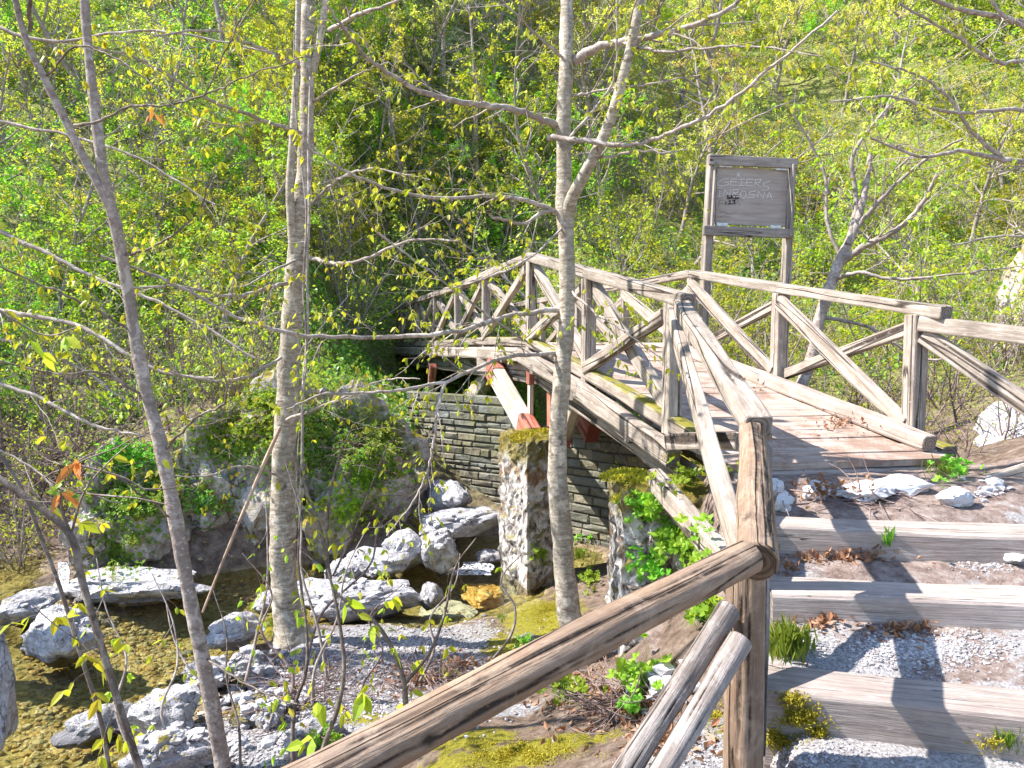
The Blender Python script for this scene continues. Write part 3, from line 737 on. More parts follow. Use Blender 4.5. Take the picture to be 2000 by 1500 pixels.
def stone_wall(name, a, b, z0, z1, thick, seed, label, cat):
    a = Vector(a); b = Vector(b); d = (b - a).normalized(); nn = Vector((d.y, -d.x, 0))
    root = empty(name, (a + b) / 2 + UP * (z0 - ((a + b) / 2).z), label, cat)
    Vs, Fs = block_wall(name, a, b, z0, z1, thick, None, seed)
    mesh_np('stones', np.array(Vs), Fs, M['wallstone'], root, smooth=False)
    c = [a + nn * -.01, b + nn * -.01, b - nn * thick, a - nn * thick]
    Vc = [(p.x, p.y, z0 - .3) for p in c] + [(p.x, p.y, z1 - .03) for p in c]
    mesh_np('core', np.array(Vc), [(0, 3, 2, 1), (4, 5, 6, 7), (0, 1, 5, 4), (1, 2, 6, 5), (2, 3, 7, 6), (3, 0, 4, 7)], M['mortar'], root, smooth=False)
    return root
wa = at(796, 1000, 11.8); wb = at(1010, 1000, 10.6); wc = at(1420, 1000, 8.4)
stone_wall('retaining_wall', (wa.x, wa.y, 0), (wb.x - .02, wb.y, 0), -1.5, .60, .5, 11, 'shaded rubble wall under the bridge beyond the stream', 'wall')
stone_wall('abutment_wall', (wb.x, wb.y - .15, 0), (wc.x, wc.y, 0), -1.5, .33, .5, 12, 'dark coursed stone wall behind the leaning tree under the deck', 'wall')

def rough_block(name, corners, z0, z1, mat, seed, amp=.05, parent=None, res=.045, topslope=0, spikes=0.0):
    """a four-sided pier with broken, rough faces; corners in order around it"""
    cs = [Vector((c[0], c[1], 0)) for c in corners]
    Vs, Fs = [], []
    per = []
    for i in range(4):
        a, b = cs[i], cs[(i + 1) % 4]; n = max(2, int((b - a).length / res))
        for k in range(n): per.append((a.lerp(b, k / n)))
    ctr = sum(cs, Vector()) / 4; m = len(per); nh = max(3, int((z1 - z0) / res))
    for j in range(nh + 1):
        z = z0 + (z1 - z0) * j / nh
        for i, p in enumerate(per):
            dr_ = (p - ctr); f = amp * (noise.fractal(Vector((p.x * 6 + seed, p.y * 6, z * 5)), .8, 2.1, 5))
            f += spikes * max(0, noise.noise(Vector((p.x * 22, p.y * 22 + seed, z * 34))))
            if j == nh: f -= .02
            q = p + dr_.normalized() * f
            Vs.append((q.x, q.y, z + (.03 * noise.noise(Vector((q.x * 7, q.y * 7, seed))) if j == nh else 0)))
    for j in range(nh):
        for i in range(m):
            k = (i + 1) % m; Fs.append((j * m + i, j * m + k, (j + 1) * m + k, (j + 1) * m + i))
    base = nh * m
    # cap rings
    prev = base
    for s_ in (.75, .5, .25):
        st = len(Vs)
        for i in range(m):
            x, y, z = Vs[base + i]; q = ctr.lerp(Vector((x, y, 0)), s_)
            Vs.append((q.x, q.y, z1 + .035 + .05 * noise.noise(Vector((q.x * 8, q.y * 8, seed)))))
        for i in range(m):
            k = (i + 1) % m; Fs.append((prev + i, prev + k, st + k, st + i))
        prev = st
    c = len(Vs); Vs.append((ctr.x, ctr.y, z1 + .05))
    for i in range(m): Fs.append((prev + i, prev + (i + 1) % m, c))
    # make faces face outwards
    o = mesh_np(name, np.array(Vs), Fs, mat, parent, smooth=False)
    return o
def moss_clump(name, pts, n, size, parent, seed, mat='moss'):
    """hundreds of tiny tufts over a list of (centre, radius) patches"""
    rg = np.random.default_rng(seed); C_, S_ = [], []
    for c, rad in pts:
        k = int(n * rad * rad); a = rg.uniform(0, 2 * math.pi, k); q = np.sqrt(rg.random(k)) * rad
        x = c[0] + np.cos(a) * q; y = c[1] + np.sin(a) * q
        C_.append(np.stack([x, y, np.full(k, c[2]) + .05 * (1 - (q / rad) ** 2)], 1))
    C = np.concatenate(C_); return scatter_leaves(name, C, rg, size, M[mat], parent, up=.9)
def scatter_leaves(name, C, rg, size, mat, parent=None, up=0.0, droop=0.0, jitter=.35, aspect=.5, six=False, dirs=None, fold=.25):
    n = len(C)
    D = rg.normal(size=(n, 3)) if dirs is None else dirs + rg.normal(size=(n, 3)) * .6
    D[:, 2] = D[:, 2] * (1 - droop) + up * 1.5 - droop * 1.4
    D /= np.linalg.norm(D, axis=1, keepdims=True) + 1e-9
    T = rg.normal(size=(n, 3)); Sd = np.cross(D, T); Sd /= np.linalg.norm(Sd, axis=1, keepdims=True) + 1e-9
    N = np.cross(D, Sd); s = (size * (1 + jitter * rg.uniform(-1, 1, n)))[:, None]
    w = s * aspect * .5
    if six:
        Pp = [C, C + D * s * .33 + Sd * w + N * w * fold, C + D * s * .72 + Sd * w * .72 + N * w * fold * .7 - np.array([0, 0, 1]) * s * .05, C + D * s - np.array([0, 0, 1]) * s * .14,
              C + D * s * .72 - Sd * w * .72 + N * w * fold * .7 - np.array([0, 0, 1]) * s * .05, C + D * s * .33 - Sd * w + N * w * fold, C + D * s * .36, C + D * s * .72 - np.array([0, 0, 1]) * s * .05]
        V_ = np.stack(Pp, 1).reshape(-1, 3); b = np.arange(n)[:, None] * 8
        F3 = np.concatenate([b + np.array([[0, 1, 6]]), b + np.array([[0, 6, 5]]), b + np.array([[7, 2, 3]]), b + np.array([[7, 3, 4]])])
        F4 = np.concatenate([b + np.array([[6, 1, 2, 7]]), b + np.array([[5, 6, 7, 4]])])
        return mesh_np(name, V_, [F3.astype(np.int32), F4.astype(np.int32)], mat, parent, smooth=False)
    Pp = [C, C + D * s * .5 + Sd * w + N * w * fold, C + D * s, C + D * s * .5 - Sd * w + N * w * fold]
    V_ = np.stack(Pp, 1).reshape(-1, 3); b = np.arange(n)[:, None] * 4
    return mesh_np(name, V_, np.concatenate([b + np.array([[0, 1, 2]]), b + np.array([[0, 2, 3]])]).astype(np.int32), mat, parent, smooth=False)
def xy(px, d): v = at(px, 800, d); return (v.x, v.y)
p1 = empty('stone_pier', (.1, 8.3, -1.3), 'tall slender weathered stone pier with mossy top under the bridge strut', 'pier')
rough_block('shaft', [xy(976, 8.7), xy(1030, 7.95), xy(1092, 8.15), xy(1060, 8.9)], -1.6, .45, M['pier'], 3, amp=.035, parent=p1, spikes=.07)
c1 = at(1035, 856, 8.35); moss_clump('moss', [((c1.x, c1.y, .44), .24), ((c1.x + .15, c1.y + .1, .46), .2), ((c1.x - .1, c1.y - .25, .42), .12)], 26000, .03, p1, 5)
p2 = empty('stone_pier', (.9, 5.4, -.8), 'broad mossy stone pier covered in leafy plants beside the steps', 'pier')
rough_block('shaft', [xy(1193, 5.85), xy(1222, 5.2), xy(1420, 5.0), xy(1440, 5.75)], -1.2, .50, M['pier'], 9, amp=.05, parent=p2, spikes=.06)
moss_clump('moss', [(at(1230, 935, 5.5), .22), (at(1275, 945, 5.35), .16), ((at(1215, 980, 5.3)), .08)], 22000, .03, p2, 6)

# rocks
import mathutils
def rock_mesh(name, seed, mat, rough=.32, sub=4, flat=.7):
    import bmesh
    bm = bmesh.new(); bmesh.ops.create_icosphere(bm, subdivisions=sub, radius=1)
    rr = random.Random(seed); planes = [(Vector((rr.gauss(0, 1), rr.gauss(0, 1), rr.gauss(0, .8))).normalized(), rr.uniform(.55, .9)) for _ in range(11)]
    for v in bm.verts:
        p = v.co.copy()
        for n_, dd in planes:
            k = p.dot(n_) - dd
            if k > 0: p -= n_ * k * .88
        f = 1 + rough * .5 * noise.fractal(p * 1.7 + Vector((seed * 3.3,) * 3), .9, 2.0, 6) + .03 * noise.noise(p * 14)
        p *= f; p.z *= flat; v.co = p
    me = bpy.data.meshes.new(name); bm.to_mesh(me); bm.free(); me.materials.append(mat)
    for q in me.polygons: q.use_smooth = True
    try: me.set_sharp_from_angle(angle=R(28))
    except Exception: pass
    return me
rk = [rock_mesh('limestone_boulder', i + 1, M['rock'], .5) for i in range(5)]
rkm = [rock_mesh('mossy_boulder', i + 21, M['rock_moss'], .55) for i in range(3)]
rkc = [rock_mesh('rock_outcrop', i + 41, M['rock_cliff'], .95, 6, 1.0) for i in range(3)]
def rock(name, me, loc, scl, rz, label, group=None, tilt=(0, 0), cat='rock'):
    o = bpy.data.objects.new(name, me); COL.objects.link(o)
    o.location = loc; o.scale = scl; o.rotation_euler = (tilt[0], tilt[1], rz)
    return tag(o, label, cat, group)
def rock_px(px, py, z, wpx, hpx, name, me, rz, label, group=None, dep=1.0):
    """px,py = middle of the rock on screen; z = height of its foot"""
    foot = ptz(px, py + hpx * .45, z); u = foot.y / 1480
    w = wpx * u / 2 * 1.15; h = hpx * u / 2 * 1.25
    return rock(name, me, (foot.x, foot.y + w * dep * .5, z + h * .55), (w * 1.15, w * dep, h / .82), rz, label, group)
G1 = 'pale boulders along the stream'
rl = [(250, 1150, -1.15, 210, 60, 0, 'long low white boulder at the foot of the ivy-covered outcrop'),
      (35, 1190, -1.15, 120, 60, 1, 'pale boulder by the dark ravine at the left edge'),
      (95, 1245, -1.18, 150, 100, 2, 'pale pitted boulder in the water near the left edge'),
      (185, 1425, -1.25, 130, 75, 3, 'smooth bluish boulder half sunk in the golden shallows'),
      (310, 1395, -1.05, 150, 100, 4, 'cracked white boulder beside the leaning double trunk, on the near bank'),
      (335, 1475, -.98, 150, 80, 0, 'pale broken boulder at the bottom of the near bank'),
      (515, 1180, -1.15, 70, 40, 1, 'small pale boulder in the stream left of the two-stemmed trunk'),
      (610, 1165, -1.12, 120, 50, 2, 'rounded pale boulder right behind the two-stemmed trunk'),
      (455, 1235, -1.05, 110, 70, 3, 'white boulder with a moss cap between the two left trunks'),
      (475, 1300, -1.0, 80, 50, 4, 'low pale boulder in twiggy ground left of the two-stemmed trunk'),
      (720, 1175, -1.15, 170, 70, 0, 'long white boulder damming the pool'),
      (838, 1165, -1.15, 60, 50, 1, 'blocky grey boulder at the pool edge'),
      (720, 1105, -1.15, 110, 60, 2, 'broken bluish rock in the heap above the pool'),
      (790, 1075, -1.1, 120, 80, 3, 'jagged white rock in the middle of the heap above the pool'),
      (855, 1065, -1.0, 80, 85, 4, 'upright pale rock leaning at the right of the heap'),
      (905, 1020, -.85, 150, 50, 0, 'white ledge of rock below the shaded wall'),
      (870, 970, -.7, 110, 60, 1, 'grey rock on the ledge against the shaded wall'),
      (955, 1088, -1.15, 50, 26, 2, 'small wet rock where white water enters the pool'),
      (665, 1120, -1.15, 100, 50, 3, 'low rock in shade behind the two-stemmed trunk'),
      (908, 1345, -.9, 60, 30, 4, 'small flat white stone lying below the big log rail'),
      (610, 1440, -.9, 110, 70, 0, 'pale rock with brown twigs over it at the bottom edge'),
      (520, 1400, -.95, 70, 60, 1, 'pale rock beside the mossy one at the bottom'),
      (400, 1320, -1.1, 90, 60, 2, 'grey rock at the water edge behind the leaning trunk'),
      (1345, 1270, -.5, 60, 60, 3, 'pale rock at the foot of the broad pier'),
      (1400, 1440, -.3, 60, 40, 4, 'grey stone behind the crossed log braces')]
for i, (px, py, z, w, h, k, lab) in enumerate(rl): rock_px(px, py, z, w, h, 'boulder', rk[k], i * 1.3, lab, G1, dep=.75)
rock_px(555, 1375, -1.0, 80, 60, 'mossy_boulder', rkm[0], .5, 'yellow mossy boulder in front of the two-stemmed trunk', None)
rock_px(480, 1390, -1.0, 80, 60, 'mossy_boulder', rkm[1], 1.5, 'mossy boulder beside the base of the leaning trunk', None)
rock_px(1330, 1330, -.5, 90, 60, 'mossy_boulder', rkm[2], 2.5, 'brown mossy boulder at the foot of the broad stone pier', None)
# outcrop on the far bank
for px, d, w, z0, h, k, lab in [(262, 8.9, 210, -1.2, 1.42, 0, 'low rounded outcrop under hanging green leaves on the far bank'),
                              (440, 9.4, 290, -1.3, 1.85, 1, 'tall cracked outcrop on the far bank between the two left trunks'),
                              (660, 9.9, 340, -1.3, 1.72, 2, 'long ivy-topped outcrop behind the two-stemmed trunk')]:
    c = at(px, 800, d); ww = w * d / 1480 / 2
    rock('rock_outcrop', rkc[k], (c.x, c.y + .1, z0 + h * .32), (ww * 1.3, 1.15, h * .80), .3 * k, lab, 'outcrops on the far bank', cat='rock outcrop')
# thick slab standing at the left edge, near
c = at(-8, 1300, 4.2)
rock('standing_slab', rk[2], (c.x - .05, c.y, c.z - .15), (.17, .12, .52), .4, 'smooth upright pale slab cut off by the left edge', None, cat='rock')
# white cliff on the right
c = at(2045, 640, 13.5)
rock('limestone_cliff', rkc[1], (c.x + 2.15, c.y, 1.6), (2.1, 2.4, 5.6), 1.0, 'bright white limestone cliff at the right edge behind the branches', None, cat='cliff')
c = at(1985, 850, 8.2)
rock('limestone_boulder', rk[3], (c.x + .1, c.y, c.z - .1), (.62, .5, .62), 1.0, 'big white boulder behind the side railing at the right edge', None, cat='rock')
# flat stones below the deck
M['slab'] = pebslab = simple('pale_slab', (0.56, 0.55, 0.56), .85, 0, 16, .28)
slabm = [rock_mesh('flat_stone', i + 61, M['slab'], .35) for i in range(3)]
flat = [(1680, 962, 105, 34, 'thick white flat stone in the row below the deck'), (1765, 952, 110, 20, 'smooth bluish slab, widest of the row below the deck'), (1860, 978, 75, 20, 'thin pale slab at the right end of the row below the deck'),
        (1590, 966, 60, 20, 'small round-edged stone below the deck, left of the thick white one'), (1530, 985, 50, 22, 'pale stone beside the log post below the deck'), (1510, 962, 50, 16, 'greyish slab tucked under the deck sill'),
        (1975, 1092, 60, 22, 'flat white stone on the tread behind the middle step')]
for i, (px, py, w, h, lab) in enumerate(flat):
    p = hit(px, py + h * .3); ww = w * p.y / 1480 / 2
    rock('flat_stone', slabm[i % 3], (p.x, p.y, p.z + .035), (ww * 1.3, ww * .8, .10 if i < 6 else .045), i * .2, lab, 'flat stones on the steps')
# ------------------------------------------------------------------ notice board
bt = empty('notice_board', Vector((at(1372, 660, 9.9).x, 9.9, .75)), 'tall weathered notice board with scratched graffiti behind the bridge railing', 'notice board')
bd = 9.9
def B(px, py, dd=0.0): return at(px, py, bd + dd + (px - 1380) * .0012)
timber('post', Vector((at(1366, 700, bd).x, bd, .55)), B(1391, 303), .11, .11, bt, M['timber'], seed=501, wear=.004)
timber('post', Vector((at(1526, 700, bd + .2).x, bd + .2, .55)), B(1545, 313), .10, .11, bt, M['timber'], seed=502, wear=.004)
timber('top_frame', B(1386, 312, -.07), B(1556, 320, -.07), .05, .125, bt, M['board'], seed=503, wear=.004)
timber('side_frame', B(1397, 318, -.075), B(1390, 447, -.075), .035, .06, bt, M['board'], seed=504, wear=.003)
timber('side_frame', B(1546, 323, -.08), B(1541, 462, -.08), .035, .125, bt, M['board'], seed=505, wear=.003)
timber('bottom_rail', B(1374, 450, -.08), B(1548, 457, -.08), .07, .12, bt, M['board'], seed=506, wear=.004)
bpv = [B(1401, 325, -.03), B(1539, 331, -.03), B(1534, 443, -.03), B(1397, 437, -.03)]
bk = [v + Vector((0, .03, 0)) for v in bpv]
t_ = NT('panel_wood'); v_ = t_.coord('Object', (1.5, 1, 16))
a_ = t_.noise(v_, 2.0, 6, .65, .4); b_ = t_.noise(t_.coord('Object'), 1.8, 4, .6)
col_ = t_.ramp(a_, [(.3, (.30, .245, .21)), (.55, (.40, .34, .295)), (.75, (.47, .405, .355))])
col_ = t_.mix(t_.ramp(b_, [(.4, 0.0), (.7, .4)]), col_, (.30, .225, .19))
M['panel'] = t_.done(col_, t_.bump(a_, .4, .003), .8)
panel = mesh_np('panel', np.array([tuple(v) for v in bpv + bk]), [(0, 3, 2, 1), (4, 5, 6, 7), (0, 1, 5, 4), (1, 2, 6, 5), (2, 3, 7, 6), (3, 0, 4, 7)], M['panel'], bt, smooth=False)
for (a, b) in ((( 1404, 323), (1428, 324)), ((1515, 329), (1537, 330)), ((1400, 438), (1420, 439)), ((1505, 443), (1524, 444))):
    timber('clip', B(*a, -.055), B(*b, -.055), .02, .045, bt, M['metal'], seed=7, wear=0)
timber('plate', B(1361, 591, -.09) , B(1379, 592, -.09), .012, .03, bt, M['metal'], seed=8, wear=0)
def strokes(name, lines, mat, rad):
    """pen strokes lying on the panel, in photo pixels"""
    Vs, Fs = [], []
    for ln in lines:
        pts = [B(x, y, -.032 - .004) for x, y in ln]
        for p, q in zip(pts[:-1], pts[1:]):
            d = (q - p)
            if d.length < 1e-5: continue
            d.normalize(); s_ = d.cross(Vector((0, 1, 0))).normalized() * rad; k = len(Vs)
            p2, q2 = p - d * rad * .4, q + d * rad * .4
            for a in (p2 + s_, q2 + s_, q2 - s_, p2 - s_):
                Vs.append(tuple(a)); Vs.append(tuple(a + Vector((0, .004, 0))))
            Fs += [(k, k + 2, k + 4, k + 6), (k + 1, k + 7, k + 5, k + 3), (k, k + 1, k + 3, k + 2), (k + 2, k + 3, k + 5, k + 4), (k + 4, k + 5, k + 7, k + 6), (k + 6, k + 7, k + 1, k)]
    # sub-part of the panel
    o = mesh_np(name, np.array(Vs), Fs, mat, bt, smooth=False); o.parent = panel; return o
GW = [[(1424, 349), (1412, 350), (1402, 357), (1401, 362), (1412, 363), (1423, 360), (1423, 356), (1415, 356)],  # G
      [(1440, 350), (1428, 350), (1426, 361), (1440, 362)], [(1427, 355), (1438, 355)],  # E
      [(1443, 350), (1455, 350)], [(1449, 350), (1448, 362)], [(1442, 362), (1454, 362)],  # I
      [(1472, 350), (1459, 350), (1457, 362), (1471, 363)], [(1458, 356), (1469, 356)],  # E
      [(1474, 364), (1476, 350), (1486, 350), (1484, 356), (1475, 357), (1487, 366)],  # R
      [(1504, 354), (1492, 357), (1490, 362), (1502, 366), (1500, 371), (1488, 371)],  # S
      [(1438, 345), (1446, 338)], [(1438, 339), (1446, 345)], [(1442, 336), (1442, 346)],  # star
      [(1402, 368), (1407, 366), (1411, 369)], [(1406, 372), (1405, 383)], [(1400, 383), (1410, 383)],  # dotted I
      [(1413, 383), (1415, 370), (1425, 383), (1427, 370)],  # N
      [(1431, 383), (1432, 370), (1442, 370), (1441, 376), (1432, 376), (1443, 384), (1431, 384)],  # B
      [(1449, 373), (1445, 381), (1452, 388), (1458, 382), (1456, 374), (1449, 373)],  # O
      [(1476, 373), (1464, 375), (1463, 379), (1474, 381), (1472, 386), (1460, 386)],  # S
      [(1479, 386), (1481, 374), (1491, 387), (1493, 375)],  # N
      [(1497, 388), (1503, 375), (1508, 389)], [(1499, 384), (1506, 384)]]
strokes('graffiti', GW, M['chalk'], .0036)
FT = [[(1404, 402), (1405, 391), (1414, 391)], [(1404, 396), (1412, 396)], [(1416, 402), (1418, 392)], [(1424, 392), (1417, 397), (1424, 402)], [(1436, 402), (1441, 392), (1446, 402)], [(1400, 417), (1412, 413), (1424, 418), (1440, 414)], [(1402, 424), (1414, 421), (1428, 424)]]
strokes('graffiti', FT, M['board'], .003)
BK = [[(1427, 382), (1421, 382), (1421, 385), (1427, 386), (1426, 388), (1420, 388)], [(1429, 381), (1429, 388)], [(1434, 381), (1429, 385), (1434, 388)], [(1442, 382), (1437, 382), (1436, 388), (1442, 388), (1442, 385), (1439, 385)],
      [(1423, 393), (1426, 391), (1426, 398)], [(1422, 398), (1429, 398)], [(1430, 391), (1436, 391), (1433, 394), (1436, 396), (1434, 398), (1429, 398)]]
strokes('graffiti', BK, M['ink'], .0055)
# ------------------------------------------------------------------ trees
def tubes(lines, sides=None):
    """lines: list of (points list, radii list). Returns V, F arrays"""
    Vs, Fs, k = [], [], 0
    for pts, rad in lines:
        p = np.asarray(pts, dtype=float); r = np.asarray(rad, dtype=float); n = len(p)
        if n < 2: continue
        m = sides or (12 if r[0] > .05 else 7 if r[0] > .018 else 5 if r[0] > .007 else 3)
        t = np.gradient(p, axis=0); t /= np.linalg.norm(t, axis=1, keepdims=True) + 1e-9
        ref = np.array([0.31, 0.95, 0.05]) if abs(t[0, 2]) > .6 else np.array([0.05, 0.1, 1.0])
        a = np.cross(t, ref); a /= np.linalg.norm(a, axis=1, keepdims=True) + 1e-9
        b = np.cross(t, a); ang = np.arange(m) * 2 * math.pi / m
        ring = p[:, None, :] + r[:, None, None] * (np.cos(ang)[None, :, None] * a[:, None, :] + np.sin(ang)[None, :, None] * b[:, None, :])
        Vs.append(ring.reshape(-1, 3)); i = np.arange(m); j = (i + 1) % m
        base = k + np.arange(n - 1)[:, None] * m
        Fs.append(np.stack([base + i, base + j, base + m + j, base + m + i], 2).reshape(-1, 4))
        k += n * m
    return np.concatenate(Vs), np.concatenate(Fs).astype(np.int32)
def crom(pts, sub=6):
    p = [np.array(x, dtype=float) for x in pts]; p = [2 * p[0] - p[1]] + p + [2 * p[-1] - p[-2]]; out = []
    for i in range(1, len(p) - 2):
        for k in range(sub):
            t = k / sub
            out.append(.5 * ((2 * p[i]) + (-p[i - 1] + p[i + 1]) * t + (2 * p[i - 1] - 5 * p[i] + 4 * p[i + 1] - p[i + 2]) * t * t + (-p[i - 1] + 3 * p[i] - 3 * p[i + 1] + p[i + 2]) * t ** 3))
    out.append(p[-2]); return np.array(out)
def walk(rg, start, d, L, n, wander, grav):
    pts = [np.array(start, dtype=float)]; d = np.array(d, dtype=float); d /= np.linalg.norm(d) + 1e-9; s = L / n
    for _ in range(n):
        d = d + rg.normal(size=3) * wander; d[2] += grav; d /= np.linalg.norm(d) + 1e-9
        pts.append(pts[-1] + d * s)
    return np.array(pts)
def sprout(rg, line, r0, level, spec, wood_, leaves):
    """put side twigs on a line; spec[level] = (spacing, length, angle, wander, grav, radius_factor, start_fraction)"""
    if level >= len(spec): return
    sp, ln, ang, wa_, gr, rf, f0 = spec[level]
    seg = np.linalg.norm(np.diff(line, axis=0), axis=1); cum = np.concatenate([[0], np.cumsum(seg)]); tot = cum[-1]
    s_ = tot * f0 + rg.uniform(0, sp); side = rg.choice([-1, 1])
    while s_ < tot:
        i = min(len(line) - 2, int(np.searchsorted(cum, s_) - 1)); t = (s_ - cum[i]) / (seg[i] + 1e-9)
        p = line[i] * (1 - t) + line[i + 1] * t; d = (line[i + 1] - line[i]) / (seg[i] + 1e-9)
        q = np.cross(d, rg.normal(size=3)); q /= np.linalg.norm(q) + 1e-9
        a = ang * rg.uniform(.6, 1.3); fr = s_ / tot
        L = ln * rg.uniform(.4, 1.25) * (1 - .45 * fr)
        dd = d * math.cos(a) + q * math.sin(a)
        n = max(3, int(L / .09) if L < .8 else 8)
        l2 = walk(rg, p, dd, L, n, wa_, gr)
        rr = max(.0012, r0 * rf * (1 - .5 * fr)); rad = np.linspace(rr, rr * .35, n + 1)
        wood_.append((l2, rad))
        if level == len(spec) - 1: leaves.append(l2)
        else: sprout(rg, l2, rr, level + 1, spec, wood_, leaves)
        s_ += sp * rg.uniform(.5, 1.5)
def leafpoints(rg, lines, spacing, f0=.15, per=1):
    C, D = [], []
    for l in lines:
        seg = np.linalg.norm(np.diff(l, axis=0), axis=1); tot = seg.sum(); n = max(1, int(tot * (1 - f0) / spacing)); cum = np.concatenate([[0], np.cumsum(seg)])
        for s_ in np.append(rg.uniform(tot * f0, tot, n), tot):
            i = max(0, min(len(l) - 2, int(np.searchsorted(cum, s_) - 1))); t = (s_ - cum[i]) / (seg[i] + 1e-9)
            p = l[i] * (1 - t) + l[i + 1] * t; d = (l[i + 1] - l[i]) / (seg[i] + 1e-9)
            for _ in range(per): C.append(p); D.append(d)
    return np.array(C), np.array(D)

# prototypes of the hillside trees -----------------------------------------
def hill_tree(seed, H, lean, mat_leaf, leafsize, spacing, n_limbs, name, shrub=False, per=1, wood_m='bark_far'):
    rg = np.random.default_rng(seed); wood_, lv = [], []
    root = empty(name, (0, 0, 0))
    stems = 1 if not shrub else 6
    trunkl = []
    for s_ in range(stems):
        d = np.array([lean * rg.normal(), lean * rg.normal(), 1.0])
        if shrub: d = np.array([rg.normal() * .55, rg.normal() * .55, 1.0])
        L = H * (1 if not shrub else rg.uniform(.6, 1)); tl = walk(rg, (rg.normal() * .1 * shrub, rg.normal() * .1 * shrub, -.3), d, L, 14, .09, .03)
        r0 = .011 * H + .012 if not shrub else .018
        trunkl.append((tl, np.linspace(r0, r0 * .15, 15)))
        spec = [(H / n_limbs, H * .36, 1.0, .13, .035, .5, .18), (H * .055, H * .15, .9, .15, .02, .5, .2), (H * .035, H * .05, .8, .2, -.01, .5, .2)]
        if shrub: spec = [(.28, H * .42, .75, .16, .02, .5, .1), (.13, H * .17, .8, .2, .0, .5, .1), (.11, .18, .8, .2, 0, .6, .2)]
        sprout(rg, tl, r0, 0, spec, wood_, lv)
    V_, F_ = tubes(trunkl, 8); mesh_np('trunk', V_, F_, M[wood_m], root)
    V_, F_ = tubes(wood_, None); mesh_np('branches', V_, F_, M[wood_m], root)
    C, D = leafpoints(rg, lv, spacing, .1, per)
    C = C + rg.normal(size=C.shape) * leafsize * .55
    scatter_leaves('foliage', C, rg, leafsize, M[mat_leaf], root, droop=.35, dirs=D, aspect=.55)
    return root
def conifer(seed, H, name):
    rg = np.random.default_rng(seed); root = empty(name, (0, 0, 0))
    tl = walk(rg, (0, 0, -.3), (0, 0, 1), H, 12, .03, .05); V_, F_ = tubes([(tl, np.linspace(.12, .02, 13))], 8); mesh_np('trunk', V_, F_, M['bark_brown'], root)
    wood_, lv = [], []
    sprout(rg, tl, .1, 0, [(.10, H * .28, 1.35, .06, .02, .25, .12), (.14, .45, .8, .1, .02, .5, .15), (.08, .16, .7, .1, .02, .6, .1)], wood_, lv)
    V_, F_ = tubes(wood_, 3); mesh_np('branches', V_, F_, M['bark_far'], root)
    C, D = leafpoints(rg, lv, .022, 0, 1)
    scatter_leaves('foliage', C, rg, .10, M['leaf_dark'], root, dirs=D, aspect=.10)
    return root
protos = {}
protos['a'] = hill_tree(1, 6.5, .12, 'leaf_far', .075, .045, 18, 'hillside_tree', per=4)
protos['b'] = hill_tree(2, 7.5, .18, 'leaf_far', .065, .075, 17, 'hillside_tree', per=4)
protos['c'] = hill_tree(3, 5.5, .22, 'leaf_yg', .075, .042, 17, 'hillside_tree', per=4)
protos['g'] = hill_tree(4, 6.0, .12, 'leaf_gold', .075, .036, 20, 'golden_tree', per=4)
protos['f'] = hill_tree(5, 5.0, .15, 'leaf_green', .085, .034, 19, 'green_tree', per=4)
protos['bare'] = hill_tree(6, 6.0, .25, 'leaf_gold', .05, .22, 18, 'bare_tree', per=2)
protos['sh'] = hill_tree(7, 2.2, .3, 'leaf_yg', .055, .05, 10, 'leafy_shrub', True, per=4)
protos['sg'] = hill_tree(8, 2.0, .3, 'leaf_green', .06, .04, 10, 'green_shrub', True, per=4)
protos['sb'] = hill_tree(9, 2.3, .3, 'leaf_yg', .045, .16, 10, 'twiggy_shrub', True, per=2)
protos['br'] = hill_tree(12, 1.7, .3, 'leaf_yg', .04, .45, 8, 'bare_bush', True, per=1, wood_m='bark_purple')
protos['con'] = conifer(10, 7.5, 'conifer')
used = set()
def plant(key, x, y, s, rz, label, cat, group, tilt=0.0, z=None):
    bc = 2.2 - .3 * (y - 5.8)
    if 11.6 < y < 21 and bc - (2.3 if y > 15 and x > -6.5 else 4.6 if key not in ('br', 'sb') else 2.6) < x < bc + 1.7 and not (y < 12 and x > 2): return None
    src = protos[key]
    if key not in used: r = src; used.add(key)
    else:
        r = src.copy(); COL.objects.link(r)
        for ch in list(src.children):
            c = ch.copy(); COL.objects.link(c); c.parent = r
    r.location = (x, y, tz(x, y) if z is None else z); r.rotation_euler = (tilt, 0, rz); r.scale = (s, s, s)
    r['label'] = label; r['category'] = cat; r['group'] = group
    return r
def hill_point(px, d):
    u = (px - 1000) / 1480; return u * d, d
rr = random.Random(78)
KD = {'a': ('leafing tree with slim grey branches', 'leafing trees on the slope'), 'b': ('loose thinly leafed tree', 'loose trees on the slope'), 'c': ('bright yellow-green tree', 'yellow-green trees on the slope'),
      'g': ('golden-green fine-leaved tree', 'golden trees on the far slope'), 'f': ('fresh bright green tree', 'fresh green trees on the slope'), 'bare': ('nearly bare grey tree', 'bare trees on the slope'),
      'sh': ('yellow-green leafy shrub', 'leafy shrubs on the slope'), 'sg': ('fresh green low shrub', 'green shrubs on the slope'), 'sb': ('twiggy thinly leafed shrub', 'twiggy shrubs on the slope'),
      'br': ('bare reddish tangle of brush', 'bare brush round the bridge'), 'con': ('dark blue-green conifer', 'conifers on the slope')}
def where(px, d):
    for lim, w in ((230, 'left of the leaning tree'), (560, 'left of the two-stemmed trunk'), (830, 'right of the two-stemmed trunk'), (1100, 'behind the far bridge railing'), (1370, 'between slim tree and notice board'), (1560, 'behind the notice board'), (1800, 'right of the notice board'), (9999, 'towards the right edge')):
        if px < lim: break
    return w + (', near the stream' if d < 12 else ', at the slope foot' if d < 15.5 else ', part way up' if d < 23 else ', higher up' if d < 34 else ', highest')
